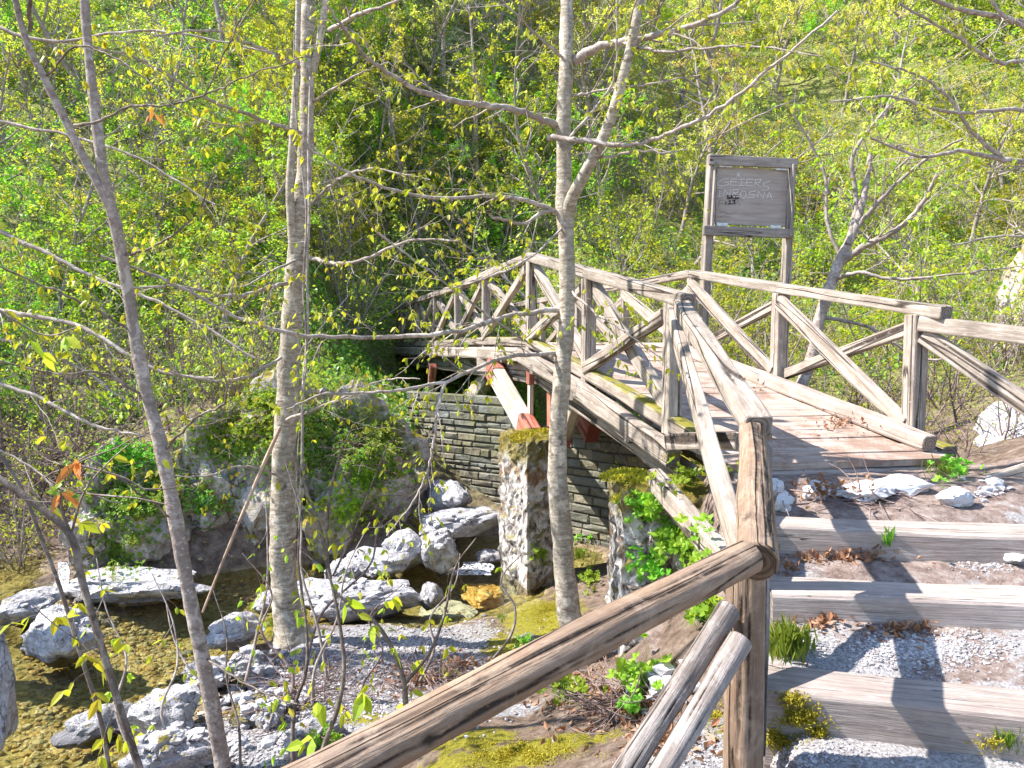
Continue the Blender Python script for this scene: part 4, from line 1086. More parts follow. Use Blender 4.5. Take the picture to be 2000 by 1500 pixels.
def row(keys, pxs, drange, srange, catg, jit=60, tl=.1):
    for px in pxs:
        d = rr.uniform(*drange); k = rr.choice(keys); px = px + rr.uniform(-jit, jit); x, y = hill_point(px, d)
        plant(k, x, y, rr.uniform(*srange), rr.uniform(0, 6.3), KD[k][0] + ' ' + where(px, d), catg, KD[k][1], rr.uniform(-tl, tl))
# far to near
row('gga', range(650, 2300, 38), (36, 62), (1.2, 1.8), 'tree')
row(['sh', 'sg'], range(800, 2300, 45), (30, 55), (2.0, 3.2), 'shrub')
row(['sh', 'sg', 'sh', 'sb'], range(560, 1130, 17), (21.5, 28), (1.0, 1.9), 'shrub')
row(['f', 'c', 'a'], range(560, 1060, 36), (21.5, 27), (.6, .95), 'tree')
row(['f', 'sg'], range(790, 900, 40), (21.2, 22.5), (.5, .8), 'shrub')
row(['sh', 'sg', 'sh', 'sb'], range(520, 700, 11), (15.2, 21), (.8, 1.4), 'shrub', 20)
row(['f', 'c', 'a', 'bare'], range(540, 690, 24), (16.5, 21), (.5, .75), 'tree', 20)
row('aacg', range(560, 1120, 34), (24.5, 33), (1.0, 1.4), 'tree')
row('gggab', range(800, 2300, 62), (26, 37), (1.0, 1.4), 'tree')
row('aabc', range(-250, 1100, 58), (24, 35), (1.0, 1.4), 'tree')
row(['b', 'g', 'bare', 'g'], range(1050, 2250, 85), (18, 26), (.8, 1.1), 'tree')
row(['a', 'c', 'b', 'f'], range(-250, 1100, 70), (16.5, 24), (.8, 1.15), 'tree')
row(['c', 'f', 'bare', 'a'], range(-200, 900, 90), (13.5, 17), (.6, .85), 'tree')
row(['sh', 'sg', 'sb'], range(-200, 1050, 45), (12.2, 16), (.9, 1.5), 'shrub')
row(['sh', 'sb', 'sb'], range(1000, 2300, 45), (13.5, 20), (1.0, 1.7), 'shrub')
row(['sh', 'sb', 'sg'], range(-300, 1100, 50), (16, 24), (1.1, 1.9), 'shrub')
row(['sh', 'sb', 'sh'], range(1000, 2400, 55), (20, 32), (1.3, 2.2), 'shrub')
row(['bare'], range(-100, 2300, 130), (13, 22), (.6, .95), 'tree')
row(['sb', 'br', 'sb'], range(-230, 170, 50), (8.6, 10.2), (.7, 1.1), 'brush', 25, .4)
row(['a', 'c', 'a'], (-620, -760, -900, -1050), (7.5, 11), (.8, 1.1), 'tree')  # unseen trees added beyond the left edge to cast shade on ravine and outcrop
row(['br'], range(1230, 2250, 55), (9.2, 13), (.9, 1.3), 'brush', 30, .4)
row(['br'], range(1560, 2100, 55), (7.4, 9), (.5, .8), 'brush', 30, .4)
row(['br', 'br', 'sb'], range(1150, 2300, 42), (11.5, 17), (.9, 1.4), 'brush', 30, .4)
row(['br'], range(-220, 480, 36), (9.8, 12.8), (.9, 1.5), 'brush', 25, .5)
row(['sb', 'br', 'br'], range(-200, 620, 55), (10.4, 12.4), (.8, 1.3), 'brush', 30, .3)
row(['sh', 'br', 'sb'], range(400, 740, 30), (9.9, 11.4), (.3, .55), 'shrub', 20, .3)
for px, d, s in ((935, 22.6, .95), (870, 24.5, 1.0), (1020, 25.5, .9), (960, 28, .9), (170, 27, 1.0), (700, 34, 1.1)):
    x, y = hill_point(px, d); plant('con', x, y, s, rr.uniform(0, 6), KD['con'][0] + ' ' + where(px, d), 'conifer', KD['con'][1])
for i, (px, d, s) in enumerate(((430, 13.2, .85), (520, 14.5, 1.0), (640, 13.0, .6))):
    x, y = hill_point(px, d); plant('f', x, y, s, rr.uniform(0, 6), KD['f'][0] + ' ' + where(px, d), 'tree', KD['f'][1])

# undergrowth: leaves and litter carpeting the slope, nobody could count it
rg = np.random.default_rng(5)
n = 260000
dd_ = 11 + 45 * rg.random(n) ** 1.7; uu = rg.uniform(-.85, .85, n); X = uu * dd_; Y = dd_
keep = vnoise(X, Y, .35, 11) + vnoise(X, Y, 1.1, 12) * .6 > -.25
keep &= ~((X > -1.5) & (Y < 12.2)); keep &= ~((X > .5) & (Y < 17.5) & (rg.random(n) > .12)); keep &= ~((X < -1.5) & (Y < 14) & (rg.random(n) > .35))
X, Y = X[keep], Y[keep]; C = np.stack([X, Y, terrain(X, Y) + rg.random(len(X)) ** 2 * .45], 1)
g_ = scatter_leaves('undergrowth', C, rg, .09, M['leaf_ivy'], None, up=.3, aspect=.7); tag(g_, kind='stuff', label='low green undergrowth carpeting the wooded slope', cat='undergrowth')

# foreground trees traced branch by branch -----------------------------------
TW = [(.125, .55, .75, .13, -.012, .45, .12), (.085, .17, .75, .16, -.02, .55, .15)]
TW1 = [(.17, .30, .8, .14, -.01, .5, .1)]
def pxline(pts, sub=6):
    """pts: (px, py, d)"""
    return crom([at(*p) for p in pts], sub)
def traced_tree(name, label, cat, trunk, branches, barkm, twm, seed, leafm='leaf_yg', leafsize=.038, lsp=.085, twigs=TW, group=None, trunk_noise=.06, wk=1.0, extra_trunks=()):
    rg = np.random.default_rng(seed)
    tl = pxline([(a, b, c) for a, b, c, w in trunk], 16)
    ws = np.interp(np.linspace(0, 1, len(tl)), np.linspace(0, 1, len(trunk)), [w * wk * c / 1480 / 2 for a, b, c, w in trunk])
    base = tl[-1]
    root = empty(name, Vector(base), label, cat, group)
    ws = ws * (1 + trunk_noise * np.array([noise.noise(Vector((p[2] * 3 + seed, 0, 0))) for p in tl]))
    kf = min(16, len(ws)); ws[-kf:] *= 1 + .38 * np.linspace(0, 1, kf) ** 2.4
    tl = np.vstack([tl, tl[-1] + np.array([0, 0, -.25])]); ws = np.append(ws, ws[-1] * 1.12)
    V_, F_ = tubes([(tl, ws)], 24); q_ = V_.reshape(len(tl), 24, 3); c_ = q_.mean(1, keepdims=True)
    f_ = np.array([1 + .16 * noise.noise(Vector((p[0] * 8, p[1] * 8, p[2] * 5 + seed))) + .07 * noise.noise(Vector((p[0] * 28, p[1] * 28, p[2] * 22))) for p in V_]).reshape(len(tl), 24, 1)
    mesh_np('trunk', (c_ + (q_ - c_) * f_).reshape(-1, 3), F_, barkm, root)
    for et in extra_trunks:
        l = pxline([(a, b, c) for a, b, c, w in et], 8); w = np.interp(np.linspace(0, 1, len(l)), np.linspace(0, 1, len(et)), [q[3] * (wk + .1) * q[2] / 1480 / 2 for q in et])
        mesh_np('limb', *tubes([(l, w)], 12), barkm, root)
        lv = []; wd = []; sprout(rg, l[::-1], w[-1] * .5, 0, twigs, wd, lv)
    alll = []
    for br in branches:
        pts, w0, w1 = br[0], br[1], br[2]; tws = br[3] if len(br) > 3 else twigs
        l = pxline(pts, 7); l = l + rg.normal(size=l.shape) * .004
        dm = pts[0][2]
        rad = np.linspace(w0 * dm / 1480 / 2, w1 * dm / 1480 / 2, len(l))
        wd = [(l, rad)]; lv = []
        sprout(rg, l, max(.004, rad.mean()), 0, tws, wd, lv)
        V_, F_ = tubes(wd); mesh_np('branch', V_, F_, twm, root); alll += lv
    if alll:
        C, D = leafpoints(rg, alll, lsp, .25, 2)
        scatter_leaves('foliage', C, rg, leafsize, M[leafm], root, droop=.65, six=True, dirs=D * .6, aspect=.52, jitter=.5)
    return root
D3 = 5.5
traced_tree('young_tree', 'slim silver-barked tree rising in front of the bridge, forking beside the railing', 'tree',
    [(1106, -260, 5.7, 22), (1107, 0, 5.6, 27), (1105, 120, D3, 29), (1101, 270, D3, 31), (1103, 400, D3, 34), (1108, 500, D3, 33), (1107, 600, D3, 34), (1099, 720, D3, 36), (1090, 850, D3, 39), (1090, 960, D3, 42), (1099, 1060, D3, 43), (1106, 1150, D3, 48), (1120, 1240, D3, 52), (1145, 1330, D3, 58)],
    [([(1125, 118, 5.5), (1160, 95, 5.4), (1210, 82, 5.3), (1300, 65, 5.1), (1420, 20, 4.9), (1500, -60, 4.8)], 19, 5),
     ([(1210, 82, 5.3), (1290, 100, 5.0), (1380, 95, 4.8), (1480, 90, 4.6), (1600, 110, 4.4)], 7, 2),
     ([(1085, 245, 5.5), (1040, 225, 5.4), (980, 210, 5.3), (900, 200, 5.1), (820, 178, 4.9), (745, 135, 4.7), (690, 80, 4.5), (640, 10, 4.3)], 15, 4),
     ([(1070, 268, 5.4), (1110, 272, 5.3), (1150, 275, 5.2), (1210, 285, 5.1), (1290, 268, 5.0), (1400, 215, 4.8), (1520, 120, 4.6), (1640, 20, 4.4)], 12, 4),
     ([(1112, 268, 5.3), (1160, 215, 5.3), (1200, 150, 5.2), (1205, 60, 5.1), (1205, -40, 5.0)], 6, 3),
     ([(1165, 310, 5.3), (1250, 295, 5.1), (1320, 297, 5.0), (1420, 255, 4.8), (1560, 190, 4.6)], 6, 2),
     ([(1095, 420, 5.5), (1050, 398, 5.4), (980, 385, 5.2), (830, 385, 5.0), (700, 345, 4.8), (600, 290, 4.6)], 10, 3),
     ([(1090, 412, 5.5), (1060, 415, 5.4), (1020, 437, 5.3), (955, 420, 5.2)], 9, 5),
     ([(1095, 605, 5.5), (1000, 615, 5.4), (900, 645, 5.2), (780, 658, 5.1), (600, 655, 4.9), (480, 625, 4.7), (350, 560, 4.5), (200, 500, 4.3)], 11, 4),
     ([(1080, 702, 5.5), (960, 620, 5.3), (840, 530, 5.1), (735, 450, 5.0), (640, 330, 4.8)], 5, 2.5),
     ([(1085, 690, 5.5), (980, 700, 5.3), (870, 745, 5.1), (760, 765, 4.9), (640, 770, 4.8), (560, 800, 4.6)], 9, 3),
     ([(868, 745, 5.1), (855, 800, 5.0), (848, 860, 5.0), (832, 930, 5.0), (800, 990, 5.0), (755, 1045, 5.0)], 7, 3),
     ([(1105, 120, 5.5), (1040, 60, 5.2), (960, -20, 5.0)], 6, 3), ([(1108, 560, 5.5), (1160, 610, 5.2), (1210, 640, 5.0), (1290, 700, 4.9)], 6, 2),
     ([(1106, 190, 5.5), (1180, 175, 5.3), (1270, 165, 5.1), (1400, 140, 4.9)], 6, 2), ([(1103, 440, 5.5), (1040, 500, 5.2), (960, 540, 5.1), (850, 570, 5.0)], 5, 2)],
    M['bark_silver'], M['bark_pale'], 31, lsp=.085, wk=.93,
    extra_trunks=[[(1262, -120, 5.1, 15), (1250, 0, 5.1, 17), (1225, 120, 5.15, 19), (1190, 240, 5.2, 21), (1150, 325, 5.3, 22), (1118, 385, 5.42, 24), (1108, 425, 5.5, 26)]])
D2 = 6.4
traced_tree('forked_tree', 'thickest pale trunk of two joined stems, a vine running up it, left of bridge', 'tree',
    [(606, -260, 6.6, 26), (602, 0, D2, 32), (600, 150, D2, 34), (597, 300, D2, 36), (588, 400, D2, 44), (578, 520, D2, 48), (569, 640, D2, 54), (562, 760, D2, 56), (555, 900, D2, 60), (552, 1000, D2, 63), (553, 1100, D2, 66), (560, 1180, D2, 70), (572, 1245, D2, 80)],
    [([(640, 60, 6.3), (700, 30, 6.0), (780, 0, 5.8), (860, -60, 5.6)], 9, 4), ([(610, 200, 6.4), (690, 150, 6.0), (760, 120, 5.8)], 6, 2),
     ([(595, 500, 6.4), (640, 512, 6.2), (700, 510, 6.0), (800, 470, 5.8), (900, 470, 5.6)], 9, 3),
     ([(575, 550, 6.3), (530, 560, 6.1), (460, 578, 5.9), (350, 560, 5.6), (230, 565, 5.3)], 9, 3), ([(575, 510, 6.3), (530, 530, 6.0), (480, 560, 5.8)], 6, 3),
     ([(585, 420, 6.4), (650, 360, 6.1), (720, 330, 5.9), (840, 350, 5.7)], 7, 2), ([(585, 130, 6.3), (500, 90, 5.9), (420, 60, 5.6), (300, 70, 5.3)], 8, 3),
     ([(590, 260, 6.3), (500, 230, 5.9), (400, 190, 5.5), (280, 120, 5.2), (180, 90, 5.0)], 8, 3), ([(560, 820, 6.3), (640, 790, 6.0), (740, 745, 5.8), (820, 740, 5.6)], 7, 2),
     ([(550, 700, 6.2), (470, 740, 5.9), (380, 740, 5.6), (260, 700, 5.3)], 7, 3), ([(548, 930, 6.2), (480, 910, 5.9), (400, 930, 5.7), (330, 930, 5.5)], 5, 2)],
    M['bark_silver'], M['bark_pale'], 32, lsp=.10, wk=.76,
    extra_trunks=[[(590, -250, 6.3, 10), (583, 0, 6.3, 12), (579, 140, 6.3, 14), (571, 280, 6.3, 16), (566, 370, 6.3, 18), (572, 460, 6.35, 22), (575, 520, 6.38, 24)],
                  [(640, -120, 6.3, 12), (636, 0, 6.3, 14), (622, 90, 6.35, 16), (608, 150, 6.4, 18)]])
# vine and split stem on that tree
rg = np.random.default_rng(8)
vb = empty('climbing_vine', at(588, 1200, 6.2), 'thin woody vine climbing the two-stemmed trunk', 'vine')
vl = [pxline([(607, 150, 6.22), (603, 300, 6.22), (604, 420, 6.2), (600, 520, 6.18), (601, 640, 6.18), (592, 760, 6.16), (590, 900, 6.14), (585, 1050, 6.12), (592, 1200, 6.15)]),
      pxline([(575, 60, 6.2), (575, 180, 6.2), (586, 300, 6.2), (598, 420, 6.18), (592, 560, 6.18), (598, 700, 6.16), (583, 860, 6.15), (578, 1000, 6.12)])]
wd = [(vl[0], np.full(len(vl[0]), .012)), (vl[1], np.full(len(vl[1]), .007))]; lv = []
for l in vl: sprout(rg, l, .006, 0, [(.22, .3, 1.0, .25, -.02, .6, .3)], wd, lv)
mesh_np('stem', *tubes(wd), M['bark_pale'], vb)
C, D = leafpoints(rg, lv, .12, .2, 1); scatter_leaves('foliage', C, rg, .05, M['leaf_yg'], vb, droop=.5, six=True, dirs=D)
timber('split_branch', at(547, 835, 5.9), at(396, 1195, 5.6), .03, .03, None, M['dead'], log=True, seed=61, taper=.6, bend=.04)
tag(bpy.data.objects['split_branch'], 'broken reddish branch leaning from the two-stemmed trunk down to the stream', 'branch')

traced_tree('leaning_tree', 'slender purplish tree nearest on the left, leaning and forked low down', 'tree',
    [(158, -260, 4.2, 20), (165, 0, 4.2, 24), (176, 130, 4.2, 25), (190, 250, 4.2, 27), (205, 350, 4.2, 28), (226, 440, 4.25, 31), (247, 550, 4.3, 33), (264, 660, 4.3, 34), (288, 770, 4.3, 36), (318, 890, 4.3, 38), (340, 1000, 4.3, 39), (362, 1120, 4.3, 40), (390, 1260, 4.3, 41), (414, 1380, 4.3, 43), (436, 1500, 4.3, 46), (446, 1560, 4.25, 52)],
    [([(146, 245, 4.1), (200, 235, 4.0), (260, 207, 3.9), (330, 205, 3.8), (410, 182, 3.7), (480, 150, 3.6), (600, 110, 3.5)], 6, 2, TW1),
     ([(400, 190, 3.7), (430, 120, 3.6), (460, 60, 3.6), (500, -20, 3.6)], 4, 2, TW1),
     ([(90, 150, 4.1), (150, 90, 3.9), (250, 130, 3.7), (360, 220, 3.6), (480, 250, 3.5)], 5, 2, TW1), ([(60, 60, 4.1), (60, 0, 4.0), (90, -60, 4.0)], 9, 6, TW1),
     ([(262, 650, 4.3), (180, 600, 4.2), (90, 560, 4.1), (-40, 500, 4.0)], 6, 3), ([(240, 500, 4.3), (300, 480, 4.1), (380, 420, 4.0), (420, 330, 3.9)], 6, 2),
     ([(320, 880, 4.3), (380, 820, 4.1), (440, 780, 4.0), (430, 700, 3.9)], 6, 3, TW1), ([(290, 780, 4.3), (200, 730, 4.2), (110, 730, 4.1), (-20, 700, 4.0)], 7, 3),
     ([(345, 1020, 4.3), (270, 960, 4.1), (180, 900, 4.0), (60, 870, 3.9)], 5, 2, TW1), ([(395, 1280, 4.3), (470, 1330, 4.1), (560, 1370, 4.0), (640, 1380, 3.9)], 5, 2, TW1)],
    M['bark_brown'], M['bark_twig'], 33, leafsize=.040, lsp=.10, wk=.70,
    extra_trunks=[[(10, -100, 4.0, 13), (45, 60, 4.05, 15), (85, 150, 4.1, 17), (130, 240, 4.15, 19), (165, 310, 4.18, 20), (200, 375, 4.2, 21), (232, 445, 4.25, 24)]])
# saplings standing in the foreground
def sapling(label, lines, seed, d, mat='bark_twig', leafsize=.055, lsp=.10, tw=TW1, rust=0):
    rg = np.random.default_rng(seed); wd, lv = [], []
    base = at(*lines[0][0][-1]); root = empty('sapling', base, label, 'sapling', 'saplings on the near bank')
    for pts, w0, w1 in lines:
        l = pxline(pts, 6); dm = pts[0][2]; wd.append((l, np.linspace(w0, w1, len(l)) * dm / 1480 / 2)); sprout(rg, l, .0045, 0, tw, wd, lv)
    mesh_np('stem', *tubes(wd), M[mat], root)
    C, D = leafpoints(rg, lv, lsp, .3, 2); scatter_leaves('foliage', C, rg, leafsize, M['leaf_yg'], root, droop=.5, six=True, dirs=D * .6, jitter=.5)
    if rust:
        for q in rust:
            c = np.array([at(*q)] * 4) + rg.normal(size=(4, 3)) * .012; scatter_leaves('dead_leaves', c, rg, .075, M['leaf_rust'], root, droop=.95, six=True, aspect=.35)
    return root
sapling('forked brown sapling nearest the left edge, with rusty dead leaves at its fork', [([(-60, 900, 3.0), (0, 935, 3.0), (70, 985, 3.0), (138, 1045, 3.0), (160, 1130, 3.0), (195, 1250, 3.0), (240, 1400, 3.0), (275, 1510, 3.0), (320, 1680, 2.9)], 14, 16),
    ([(138, 1045, 3.0), (165, 960, 3.0), (215, 900, 3.0), (262, 860, 3.0)], 6, 2), ([(138, 1045, 3.0), (122, 1000, 3.0), (118, 960, 3.0)], 8, 4), ([(200, 1280, 3.0), (120, 1230, 2.9), (60, 1180, 2.9)], 4, 2)], 41, 3.0, rust=[(118, 965, 3.0), (150, 905, 3.0), (298, 215, 3.7)])
sapling('thin straight sapling at the left edge crossing the pitted boulders', [([(-20, 860, 3.3), (40, 950, 3.3), (80, 1050, 3.3), (118, 1150, 3.3), (158, 1280, 3.3), (195, 1400, 3.3), (215, 1510, 3.3), (240, 1640, 3.2)], 7, 10)], 42, 3.3)
sapling('Y-shaped sapling on the gravel below the pool', [([(650, 1155, 4.2), (700, 1190, 4.2), (735, 1218, 4.2), (765, 1265, 4.2), (788, 1330, 4.2), (795, 1425, 4.2)], 5, 13), ([(930, 1050, 4.3), (888, 1110, 4.3), (868, 1200, 4.3), (838, 1275, 4.2), (790, 1335, 4.2)], 3, 9)], 43, 4.2)
sapling('crooked sapling with large fresh leaves left of the log rail', [([(640, 1110, 3.6), (650, 1150, 3.6), (662, 1210, 3.6), (672, 1300, 3.6), (660, 1380, 3.6), (632, 1460, 3.6), (620, 1540, 3.6)], 5, 14), ([(650, 1150, 3.6), (690, 1190, 3.6), (730, 1215, 3.7)], 5, 4)], 44, 3.6, leafsize=.085, lsp=.07)
sapling('twisted bare sapling under the two-stemmed trunk', [([(588, 980, 4.2), (583, 1100, 4.2), (598, 1220, 4.2), (598, 1310, 4.2), (574, 1390, 4.2), (572, 1540, 4.2)], 3, 11)], 45, 4.2)
sapling('arching thin shoots behind the two-stemmed trunk', [([(690, 830, 6.0), (660, 900, 6.0), (640, 1000, 6.0), (640, 1130, 6.0)], 3, 9), ([(570, 870, 6.0), (600, 960, 6.0), (630, 1050, 6.0), (645, 1130, 6.0)], 4, 10), ([(760, 860, 6.0), (720, 960, 6.0), (690, 1040, 6.0), (650, 1125, 6.0)], 2, 5)], 46, 6.0)
sapling('thin leafy shoot hanging over the left edge with big leaves', [([(-60, 560, 2.4), (20, 620, 2.4), (90, 655, 2.4), (150, 640, 2.4)], 5, 3)], 47, 2.4, leafsize=.05, lsp=.05)
rs_ = random.Random(3)
SL = ['thin bare shoot at the bottom edge beside the leaning trunk', 'slim shoot in the twigs left of the crooked sapling', 'arching shoot over the gravel below the pool', 'thin reddish shoot by the mossy boulder', 'slender shoot between the two left trunks',
      'leafy shoot rising from the near boulders', 'curving shoot in front of the two-stemmed trunk', 'fine shoot beside the white bank boulder', 'thin upright shoot behind the log rail', 'bent shoot over the golden shallows', 'short leafy shoot on the bank edge', 'wiry shoot crossing the long white boulder']
for i, (bx, by, tx, ty) in enumerate([(470, 1500, 430, 1150), (610, 1400, 700, 1020), (820, 1330, 900, 1080), (560, 1390, 500, 1080), (480, 1330, 520, 960), (350, 1480, 300, 1120), (640, 1330, 560, 900), (420, 1420, 330, 1180), (960, 1290, 1010, 1080), (260, 1480, 180, 1090), (700, 1400, 760, 1140), (600, 1280, 830, 930)]):
    g = ptz(bx, by, -.95); d = g.y; m = [(bx + (tx - bx) * t + rs_.uniform(-28, 28) * (t > 0), by + (ty - by) * t, d + .25 * t) for t in (1, .75, .5, .25, 0)]
    sapling(SL[i], [(m, 2.2, 6.5 + rs_.random() * 3)], 600 + i, d, mat=rs_.choice(['bark_twig', 'bark_purple', 'bark_pale']), leafsize=.045, lsp=.11)
# tree beside the notice board
TR = [(.22, .9, .7, .12, .01, .45, .15), (.14, .35, .75, .14, .01, .5, .15)]
traced_tree('spreading_tree', 'small tree with forking grey limbs behind the right railing beside the notice board', 'tree',
    [(1700, 300, 10.4, 8), (1690, 370, 10.3, 12), (1668, 450, 10.2, 17), (1640, 510, 10.1, 20), (1622, 560, 10, 22), (1602, 620, 10, 22), (1588, 690, 10, 22), (1560, 770, 9.9, 24), (1535, 850, 9.8, 28)],
    [([(1655, 480, 10.1), (1672, 400, 10.3), (1665, 310, 10.3), (1700, 250, 10.3), (1760, 180, 10.2)], 12, 4, TR), ([(1640, 515, 10.1), (1690, 480, 9.8), (1750, 450, 9.5), (1800, 400, 9.3), (1830, 340, 9.1)], 15, 6, TR),
     ([(1668, 450, 10.2), (1740, 370, 10), (1810, 310, 9.8), (1880, 270, 9.6)], 10, 4, TR), ([(1630, 545, 10), (1680, 532, 9.7), (1740, 545, 9.5), (1830, 540, 9.2), (1990, 520, 8.9)], 9, 3, TR),
     ([(1640, 500, 10.2), (1615, 430, 10.3), (1610, 340, 10.4), (1560, 240, 10.4), (1500, 150, 10.4)], 8, 3, TR), ([(1610, 620, 10), (1700, 640, 9.8), (1800, 700, 9.6), (1900, 690, 9.3)], 8, 3, TR)],
    M['bark_brown'], M['bark_far'], 34, lsp=.09, leafsize=.06)
# big boughs reaching in from the right: their trunk stands just outside the frame
traced_tree('overhanging_tree', 'tree at the right edge stretching long dark boughs over the notice board', 'tree',
    [(2120, -200, 6.8, 60), (2130, 100, 6.8, 66), (2140, 320, 6.8, 70), (2150, 600, 6.8, 76), (2160, 900, 6.8, 84)],
    [([(2135, 330, 6.8), (2040, 322, 6.7), (1960, 312, 6.6), (1880, 295, 6.5), (1800, 305, 6.4), (1700, 270, 6.3)], 13, 4, TR), ([(1960, 312, 6.6), (1900, 260, 6.5), (1860, 200, 6.4), (1800, 150, 6.3), (1700, 120, 6.2)], 9, 3, TR),
     ([(2125, 120, 6.8), (2040, 110, 6.7), (1950, 120, 6.6), (1850, 60, 6.5), (1760, 10, 6.4)], 10, 4, TR), ([(2125, 60, 6.8), (1980, 40, 6.6), (1820, 0, 6.4), (1700, -60, 6.3)], 12, 6, TR),
     ([(2140, 240, 6.8), (2000, 215, 6.6), (1860, 220, 6.4), (1740, 190, 6.2), (1620, 200, 6.1)], 9, 3, TR), ([(2130, 0, 6.8), (2050, 60, 6.7), (1960, 30, 6.5), (1900, -60, 6.5)], 10, 5, TR),
     ([(2150, 560, 6.8), (2060, 480, 6.7), (1960, 460, 6.6), (1860, 480, 6.5)], 7, 3, TR)],
    M['bark_brown'], M['bark_pale'], 35, lsp=.09, leafsize=.042)
# boughs from the left, trunk outside the frame
traced_tree('overhanging_tree', 'tree at the left edge whose bare arching boughs droop across the ravine', 'tree',
    [(-260, -200, 6.2, 50), (-255, 200, 6.2, 56), (-250, 600, 6.2, 62), (-240, 1000, 6.2, 70), (-235, 1200, 6.2, 76), (-232, 1420, 6.2, 88)],
    [([(-250, 560, 6.2), (-120, 590, 6.1), (20, 610, 6.0), (160, 640, 5.9), (300, 720, 5.8), (420, 740, 5.7)], 13, 5, TR), ([(-250, 700, 6.2), (-100, 720, 6.1), (60, 770, 6.0), (180, 830, 5.9), (280, 850, 5.8)], 11, 4, TR),
     ([(-250, 450, 6.2), (-100, 420, 6.1), (60, 480, 6.0), (180, 540, 5.9), (330, 600, 5.8), (500, 700, 5.7)], 11, 4, TR), ([(-250, 300, 6.2), (-100, 230, 6.1), (60, 250, 6.0), (250, 300, 5.8), (420, 400, 5.7)], 9, 3, TR),
     ([(-250, 100, 6.2), (-80, 40, 6.1), (100, 80, 6.0), (300, 60, 5.8), (520, 100, 5.7)], 9, 3, TR), ([(-245, 800, 6.2), (-80, 850, 6.1), (40, 900, 6.0), (140, 980, 5.9)], 8, 3, TR), ([(-245, 640, 6.2), (-80, 650, 6.1), (100, 690, 6.0), (260, 790, 5.9)], 8, 3, TR)],
    M['bark_brown'], M['bark_pale'], 36, lsp=.09, leafsize=.04)

# ------------------------------------------------------------------ things lying and growing on the banks
bpy.context.view_layer.update()
DG = bpy.context.evaluated_depsgraph_get()
hidden = ('foliage', 'branch', 'stem', 'undergrowth', 'trunk', 'limb', 'stream_water', 'split_branch')
def cast(px, py, dmin=0.5, skip=hidden):
    r = ray(px, py).normalized(); o = Vector((0, 0, EYE)) + r * dmin
    for _ in range(30):
        ok, loc, nrm, idx, ob, mw = S.ray_cast(DG, o, r)
        if not ok: return None
        if ob.name.split('.')[0] in skip: o = loc + r * .01; continue
        if nrm.dot(r) > 0: nrm = -nrm
        return loc, nrm, ob
    return None
def cast_many(patches, n, rg, only=None, skip=hidden):
    """patches (px, py, rx, ry): returns points and normals on real surfaces"""
    Pn, Nn = [], []
    w = np.array([p[2] * p[3] for p in patches], float); w /= w.sum()
    for p, k in zip(patches, (w * n).astype(int)):
        a = rg.uniform(0, 2 * math.pi, k); q = np.minimum(np.abs(rg.normal(size=k)) * .62, 1.7)
        for x, y in zip(p[0] + np.cos(a) * q * p[2], p[1] + np.sin(a) * q * p[3]):
            h = cast(x, y, skip=skip)
            if h is None: continue
            nm = h[2].name.split('.')[0]
            if only and nm not in only: continue
            Pn.append(h[0]); Nn.append(h[1])
    return np.array(Pn), np.array(Nn)
# lobed leaf plant
def lobed(name, C, N, rg, size, mat, parent, stems=True):
    """round five-lobed leaves on thin stalks rising from C along N"""
    Vs, Fs, wd = [], [], []
    for c, nrm in zip(C, N):
        s_ = size * rg.uniform(.6, 1.2); h = s_ * rg.uniform(.8, 2.0)
        up = nrm * .5 + np.array([0, 0, 1.0]) + rg.normal(size=3) * .35; up /= np.linalg.norm(up)
        top = c + up * h
        if stems: wd.append((np.array([c - up * .02, c + up * h * .5 + rg.normal(size=3) * .006, top]), np.array([.0016, .0013, .001])))
        f = up + rg.normal(size=3) * .4 + np.array([0, -.25, 0]); f /= np.linalg.norm(f)
        a = np.cross(f, rg.normal(size=3)); a /= np.linalg.norm(a); b = np.cross(f, a); k = len(Vs); Vs.append(tuple(top - f * s_ * .08)); m = 20
        for i in range(m):
            t = i / m * 2 * math.pi; r_ = s_ * .5 * (.68 + .32 * abs(math.cos(2.5 * t)) ** .7) * (.35 if i == 0 else 1)
            p = top + (a * math.cos(t) + b * math.sin(t)) * r_ + f * (.10 * s_ * math.cos(5 * t)); Vs.append(tuple(p))
        for i in range(m): Fs.append((k, k + 1 + i, k + 1 + (i + 1) % m))
    o = mesh_np('leaves', np.array(Vs), Fs, M[mat], parent, smooth=False)
    if stems: mesh_np('stalks', *tubes(wd, 3), M['leaf_green'], parent)
    return o
def leafy(px, py, rpx, n, size, label, seed, mat='leaf_green', group='leafy plants on the near bank'):
    rg = np.random.default_rng(seed); C, N = cast_many([(px, py, rpx, rpx * .7)], n, rg, skip=hidden + ('leaves', 'stalks', 'moss', 'handrail', 'brace'))
    if len(C) < 3: print('no surface for', label); return
    c = C.mean(0); root = empty('leafy_plant', (c[0], c[1], C[:, 2].min()), label, 'plant', group); lobed('leafy_plant', C, N, rg, size, mat, root)
